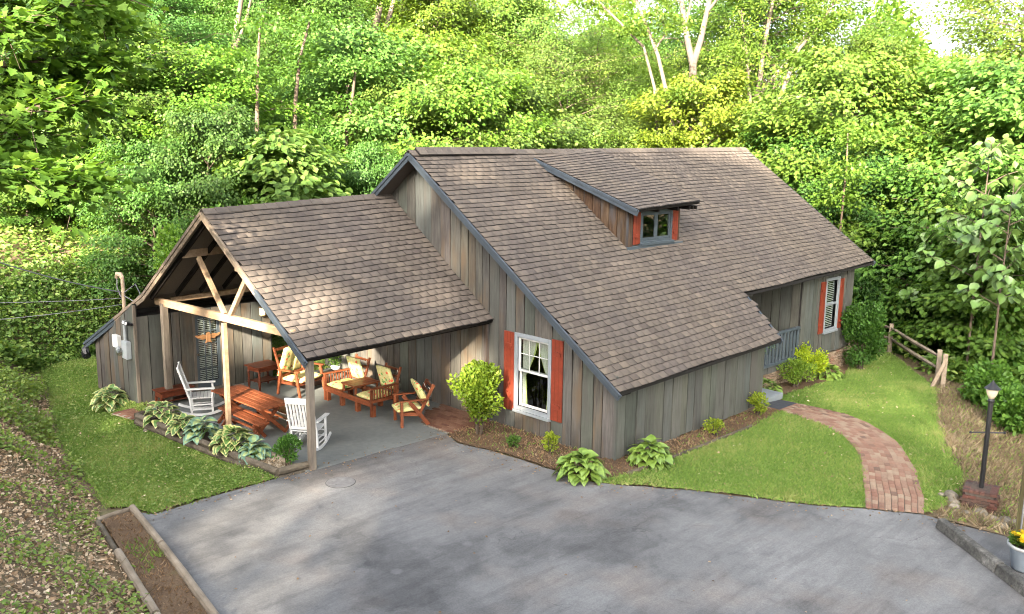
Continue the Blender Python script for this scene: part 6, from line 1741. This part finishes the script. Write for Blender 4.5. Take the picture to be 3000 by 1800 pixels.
pale_tree('slim trunk left of the main gable peak', (10.5, 14.0, -0.21), [([(10.5, 14.0, -0.41000000000000003), (10.5, 14.0, 6.3), (10.8, 14.0, 7.5), (11.1, 14.1, 8.9)], .13, .05)], [((11.1, 14.1, 8.9), .8), ((10.8, 14.0, 7.5), .5)], 'mid', 'bark', 50, 'slim_tree', 201)
pale_tree('slim grey trunk in the leaves right of the roof corner', (27.5, 1.1, -1.98), [([(27.5, 1.1, -2.18), (27.5, 1.1, 4.9), (27.8, 1.2, 6.8), (27.9, 1.6, 8.4)], .13, .05)], [((27.9, 1.6, 8.4), .8), ((27.8, 1.2, 6.8), .5)], 'mid', 'bark', 50, 'slim_tree', 202)
# near oak reaching in from the left: lobed leaves on long limbs
def limb_tree(label, base, limbs, n_sp, per, size, T, tint, seed, name):
    rg = np.random.default_rng(seed); b = np.array(base)
    t = thing(name, label, 'tree', base)
    mb = MB(); P0, O = [], []
    for pts, ra, rb in limbs:
        q = [V3(p) - V3(base) for p in pts]; m = len(q); mb.tube(q, [lerp(ra, rb, i / (m - 1)) for i in range(m)], 8, caps=False)
        if rb < .04:
            for _ in range(n_sp):
                s = rg.uniform(.25, 1) * (m - 1); i = min(m - 2, int(s)); p = q[i].lerp(q[i + 1], s - i); d = (q[i + 1] - q[i]).normalized()
                o = V3((d.x + rg.normal(0, .8), d.y + rg.normal(0, .8), rg.normal(.05, .25))).normalized(); L = rg.uniform(.25, .9); e = p + o * L
                mb.tube([p, p.lerp(e, .5) + V3((0, 0, .03)), e], [.012, .008, .003], 4, caps=False)
                for f in (.5, 1.0): P0.append(tuple(p.lerp(e, f))); O.append(tuple(o))
    mb.build('trunk', MT['bark'], t, smooth=True)
    P0, O = np.array(P0), np.array(O); k = np.repeat(np.arange(len(P0)), per); n = len(k)
    off = rg.normal(0, .17, (n, 3)) * [1, 1, .5]; D = O[k] + unit(off) * .9 + rg.normal(0, .3, (n, 3)); D[:, 2] -= .3
    o = obj('crown', leaves('crown', P0[k] + off, D, np.c_[rg.normal(0, .45, (n, 2)), np.ones(n)], rg.uniform(size * .7, size * 1.2, n), T, v=rg.normal(.5, .2, n)), MT['leaf'], t); o.color = (*tint, 1)
    return t
OAK = ((-5.81, 4.4, 1.64), [([(-5.81, 4.4, 1.3399999999999999), (-5.81, 4.5, 4.64), (-5.57, 4.5, 7.54), (-5.18, 4.78, 10.06), (-4.9, 4.94, 11.74)], 0.3, 0.12), ([(-5.8, 3.75, 6.53), (-4.95, 3.31, 6.44), (-4.06, 2.86, 6.48), (-3.4, 2.69, 6.7), (-2.82, 2.57, 6.77)], 0.09, 0.02), ([(-5.76, 3.3, 7.72), (-4.72, 2.72, 7.82), (-3.95, 2.44, 8.03), (-3.18, 2.17, 8.3), (-2.41, 1.93, 8.63)], 0.09, 0.02), ([(-5.65, 4.42, 6.93), (-4.53, 3.79, 7.13), (-3.53, 3.31, 7.46), (-2.82, 3.06, 7.55), (-2.17, 2.79, 7.34)], 0.09, 0.02), ([(-6.06, 2.45, 6.05), (-5.28, 2.05, 5.85), (-4.55, 1.69, 5.65), (-3.92, 1.48, 5.54), (-3.4, 1.35, 5.39)], 0.09, 0.02), ([(-5.32, 5.21, 8.46), (-3.99, 4.39, 8.76), (-3.03, 3.87, 8.76), (-2.26, 3.46, 8.45), (-1.96, 3.51, 8.19)], 0.09, 0.02), ([(-5.61, 4.47, 7.26), (-4.95, 4.19, 7.07), (-4.1, 3.74, 6.92), (-3.39, 3.51, 7.13), (-2.97, 3.55, 7.21)], 0.09, 0.02), ([(-5.87, 3.46, 6.25), (-5.29, 3.25, 6.05), (-4.58, 2.96, 5.94), (-3.99, 2.83, 6.06), (-3.59, 2.89, 6.18)], 0.09, 0.02), ([(-5.09, 5.87, 9.13), (-4.26, 5.43, 8.95), (-3.41, 4.94, 8.64), (-3.0, 4.87, 8.32), (-2.64, 4.91, 8.17)], 0.09, 0.02)])
limb_tree('nearest oak reaching into the frame at the upper left with dark limbs and lobed leaves', OAK[0], OAK[1], 46, 9, .19, LOBED, (1.25, 1.25, .9), 31, 'oak_tree')

# big leaved sapling at the right edge: the leaves as objects
def heart_leaf():
    o = [(0, 0), (.02, .2), (.2, .42), (.45, .43), (.7, .28), (1, 0), (.7, -.28), (.45, -.43), (.2, -.42), (.02, -.2)]
    V = [(.35, 0, -.05)] + [(x, y, .05 - .3 * max(0, x - .5) ** 2 + .12 * abs(y)) for x, y in o]; E = [0] + [1] * 10
    return np.array(V), np.array([(0, i + 1, (i + 1) % 10 + 1) for i in range(10)]), np.array(E, float)
_v, _f2, _e = heart_leaf()
HME = fastmesh('leaf', _v, _f2, e=_e); HME.materials.append(MT['bigleaf'])
def bigleaf_tree(label, x, y, Hh, R, n, size, seed):
    z = H(x, y); t = thing('paulownia_sapling', label, 'tree', (x, y, z), 0, 'big leaved saplings at the right edge'); rr = random.Random(seed); mb = MB()
    mb.tube([(0, 0, -.1), (.05, .03, Hh * .5), (.1, .0, Hh)], [.045, .03, .012], 8)
    nb = 14
    for b in range(nb):
        q = .4 + .58 * b / nb; az = b * 2.4 + rr.uniform(-.4, .4); L = R * (1.15 - .5 * q) * rr.uniform(.7, 1.1); s = V3((.1 * q, 0, Hh * q)); e = s + V3((L * math.cos(az), L * math.sin(az), L * .45))
        mb.tube([s, s.lerp(e, .5) + V3((0, 0, .06)), e], [.02, .014, .006], 5)
        for k in range(n // nb):
            f = rr.uniform(.3, 1.05); p = s.lerp(e, f) + V3((rr.gauss(0, .13), rr.gauss(0, .13), rr.gauss(0, .1))); a = az + rr.uniform(-1.4, 1.4)
            o = obj('leaf', HME, None, t, p); k_ = size * rr.uniform(.6, 1.15); o.scale = (k_, k_, k_); o.rotation_euler = (rr.gauss(0, .35), rr.uniform(.3, 1.1), a)
    mb.build('stem', MT['bark'], t)
bigleaf_tree('big heart leaved sapling in front, taller one at the right edge', 19.68, -5.10, 7.47, 1.7, 290, .33, 2905)
bigleaf_tree('big heart leaved sapling cut by the right edge of the frame', 18.57, -6.14, 6.19, 1.4, 280, .33, 2985)
bigleaf_tree('smaller heart leaved sapling left of the other two big leaved ones', 22.07, -3.16, 5.17, 1.3, 200, .33, 2790)

# bushes filling the right foreground slope and the foot of the wood
for i, (x, y, R, Hh, tint, lb) in enumerate([
    (16.92, -6.66, 0.8, 1.35, (1.1, 1.2, .95), 'green bush at the right edge above the dry slope'),
    (20.82, -4.78, 0.9, 1.49, (1.1, 1.2, .95), 'green bush beyond the top of the dry slope'),
    (15.08, -7.71, 0.8, 1.25, (1.1, 1.2, .95), 'leafy bush lowest on the slope at the right edge'),
    (24.70, -2.90, 1.2, 2.61, (.8, .95, .85), 'dark bush right of the corner fence post'),
    (25.44, -0.76, 1.3, 2.31, (.8, .95, .85), 'dark bush behind the rails of the split rail fence'),
    (24.29, 0.38, 1.1, 1.90, (.8, .95, .85), 'dark bush behind the tall evergreen shrub'),
    (21.11, -5.07, 1.4, 2.95, (1.1, 1.2, .95), 'broad bush under the big leaved saplings'),
    (28.70, 1.75, 1.5, 3.67, (.8, .95, .85), 'tall dark bush in the shade beyond the fence'),
    (29.23, -0.22, 1.6, 4.70, (.8, .95, .85), 'dark bush in the middle of the shaded wood edge'),
    (2.29, 9.99, 1.4, 4.34, (1.5, 1.45, 1.0), 'bright bush on the bank left of the carport peak'),
    (3.32, 9.68, 1.3, 4.88, (1.1, 1.2, .95), 'bush just left above the carport peak'),
    (6.74, 10.60, 1.3, 5.16, (1.5, 1.45, 1.0), 'low bright bush behind the middle of the carport ridge'),
    (4.95, 10.94, 1.2, 4.97, (1.1, 1.2, .95), 'green bush behind the left part of the carport ridge'),
    (11.12, 13.43, 1.3, 5.66, (1.5, 1.45, 1.0), 'low bush behind the main gable peak')
]):
    shrub('bush', x, y, R, Hh, int(1500 * R * Hh) + 900, .13, lb, 'bush', tint, seed=40 + i, lumps=30, z0=.0, group='bushes at the foot of the wood')
shrub('twiggy_bush', 9.3, 9.9, 1.5, 3.9, 5200, .075, 'pale twiggy bush just behind the carport ridge', 'bush', (1.7, 1.35, 1.1), z0=.1, lumps=60, stems=16, seed=70, fill=1.1)

# far wood closing the gaps low down
n = 130000; th = RNG.uniform(.15, 1.5, n); rr_ = RNG.uniform(62, 95, n)
x = CAM_POS.x + rr_ * np.cos(th); y = CAM_POS.y + rr_ * np.sin(th)
top = 8 + 3 * np.sin(th * 21) + 2.5 * np.sin(th * 47 + 1); top = np.where(th > .85, top + 9, top + 2.5)
z = hgt(x, y) + (RNG.random(n) ** .8) * (top + 3)
o = obj('far_wood', leaves('far_wood', np.c_[x, y, z], RNG.normal(0, 1, (n, 3)), np.c_[RNG.normal(0, .6, (n, 2)), np.ones(n)], RNG.uniform(.35, .7, n), OVAL, v=RNG.normal(.5, .2, n)), MT['leaf']); o['kind'] = 'stuff'; o.color = (1.4, 1.3, .9, 1)

# unseen trees on the slope behind the viewpoint: they shade the yard, gaps cut to place sun patches
E1 = np.array([SUN_TO.y, -SUN_TO.x, 0.0]); E1 /= np.linalg.norm(E1); SV = np.array(SUN_TO); E2 = np.cross(SV, E1); E2 = E2 if E2[2] > 0 else -E2
GAPS = [((-2.8, 2.6, 6.8), 1.1), ((-2.4, 2.9, 7.4), .8), ((-3.5, 1.4, 5.4), .8), ((4.6, 4.6, .7), 1.0), ((4.6, 3.4, 1.0), .85), ((2.6, 4.5, .7), 1.0), ((3.9, -.5, 1.2), .75), ((4.6, .5, 1.0), .9), ((4.6, -.9, .7), .5), ((0, 3.1, 2.5), .7), ((0, 1.4, 2.3), .6), ((0, 5.3, 2.4), .9), ((0, 3.9, 3.3), .4), ((2.2, 6.5, 1.2), .8), ((.3, 3, .7), .7),
        ((3.6, .7, 2.9), .45), ((2.2, 2.2, 3.8), .35), ((.6, 2.9, 4.2), .4), ((6.0, .6, 4.75), .45), ((7.4, -1.4, 3.3), .4), ((5.6, 1.6, 5.4), .45), ((7.9, .9, 4.9), .4), ((4.6, 1.2, 3.6), .4), ((4.6, 2.3, 4.9), .5)]
SOFT = [((-5.4, 4, 1.5), 1.3, .9), ((-7, -5, 1.7), 1.8, .95), ((11.5, -5.6, -.1), 2.0, .78), ((16, -4, -.5), 2.0, .78), ((9.5, -9.8, -.2), 1.4, .85)]
GP = np.array([g[0] for g in GAPS]); GR = np.array([g[1] for g in GAPS]); G1, G2 = GP @ E1, GP @ E2
def shade_tree(i, x, y, Hh, R, n):
    rg = np.random.default_rng(900 + i); z = H(x, y); base = np.array((x, y, z))
    t = thing('shade_tree', ORD[i] + ' tall shade oak on the slope behind the viewpoint', 'tree', base, 0, 'shade trees behind the viewpoint')
    MB().tube([(0, 0, -.4), (.1, 0, Hh * .4), (.0, .2, Hh * .9)], [.32, .24, .06], 10).build('trunk', MT['bark'], t)
    m = 900; c = unit(rg.normal(0, 1, (m, 3))) * (rg.random((m, 1)) ** .35) * [R, R, Hh * .38] + [0, 0, Hh * .60]
    k = np.repeat(np.arange(m), n // m); p = c[k] + rg.normal(0, .45, (len(k), 3)) * [1, 1, .5]
    w_ = p + base; a, b = w_ @ E1, w_ @ E2
    ok = np.ones(len(p), bool)
    for g1, g2, gr in zip(G1, G2, GR): ok &= (a - g1) ** 2 + (b - g2) ** 2 > (gr * rg.uniform(.8, 1.1, len(p))) ** 2
    for g, gr, pr in SOFT:
        g = np.array(g); ok &= ~(((a - g @ E1) ** 2 + (b - g @ E2) ** 2 < gr ** 2) & (rg.random(len(p)) < pr))
    p = p[ok]; nn = len(p)
    o = obj('crown', leaves('crown', p, rg.normal(0, 1, (nn, 3)), np.c_[rg.normal(0, .7, (nn, 2)), np.ones(nn)], rg.uniform(.24, .42, nn), KITE, W=1.5, v=rg.normal(.5, .2, nn)), MT['leaf'], t)
for i, q in enumerate([
    (-21.6, -28.6, 18, 4.2, 19000),
    (-26.7, -25.8, 18.5, 4.4, 19000),
    (-26.6, -20.0, 18, 4.3, 19000),
    (-32.5, -17.7, 18.5, 4.4, 14000),
    (-31.3, -11.8, 15.5, 4.2, 14000),
    (-37.0, -9.9, 13, 4.2, 14000),
    (-35.8, -4.0, 10.5, 4.0, 14000),
    (-30.9, -30.5, 19, 4.3, 19000),
    (-33.4, -26.2, 18.5, 4.2, 19000),
    (-36.7, -22.4, 19, 4.2, 19000),
    (-38.9, -16.7, 16, 4.2, 14000),
    (-22.7, -20.6, 20, 4.2, 19000),
    (-20.2, -25.0, 20, 4.2, 19000),
    (-24.9, -32.9, 21, 4.4, 19000),
    (-23.9, -16.7, 17.5, 4.0, 19000),
    (-32.7, -29.3, 21, 4.4, 19000)
]): shade_tree(i, *q)

for i, (x, y, Hh, R) in enumerate([(17, -21, 15, 4.2), (24, -18, 16, 4.4), (11, -26, 15, 4.2), (31, -16.5, 16, 4.5), (21, -27, 17, 4.5), (38, -13, 15, 4.5), (28, -24, 17, 4.5)]):
    tm, cm, H0 = KIND['B'][i % 3]
    t = thing('forest_tree', ORD[i] + ' tall tree beyond the right side of the driveway, out of the frame', 'tree', (x, y, H(x, y) - .1), i * 1.3, 'trees right of the driveway')
    for me, nm in ((tm, 'trunk'), (cm, 'crown')):
        o = obj(nm, me, None, t); o.scale = (R / 4, R / 4, Hh / H0)
        if nm == 'crown': o.color = (*TINT['mid'], 1)
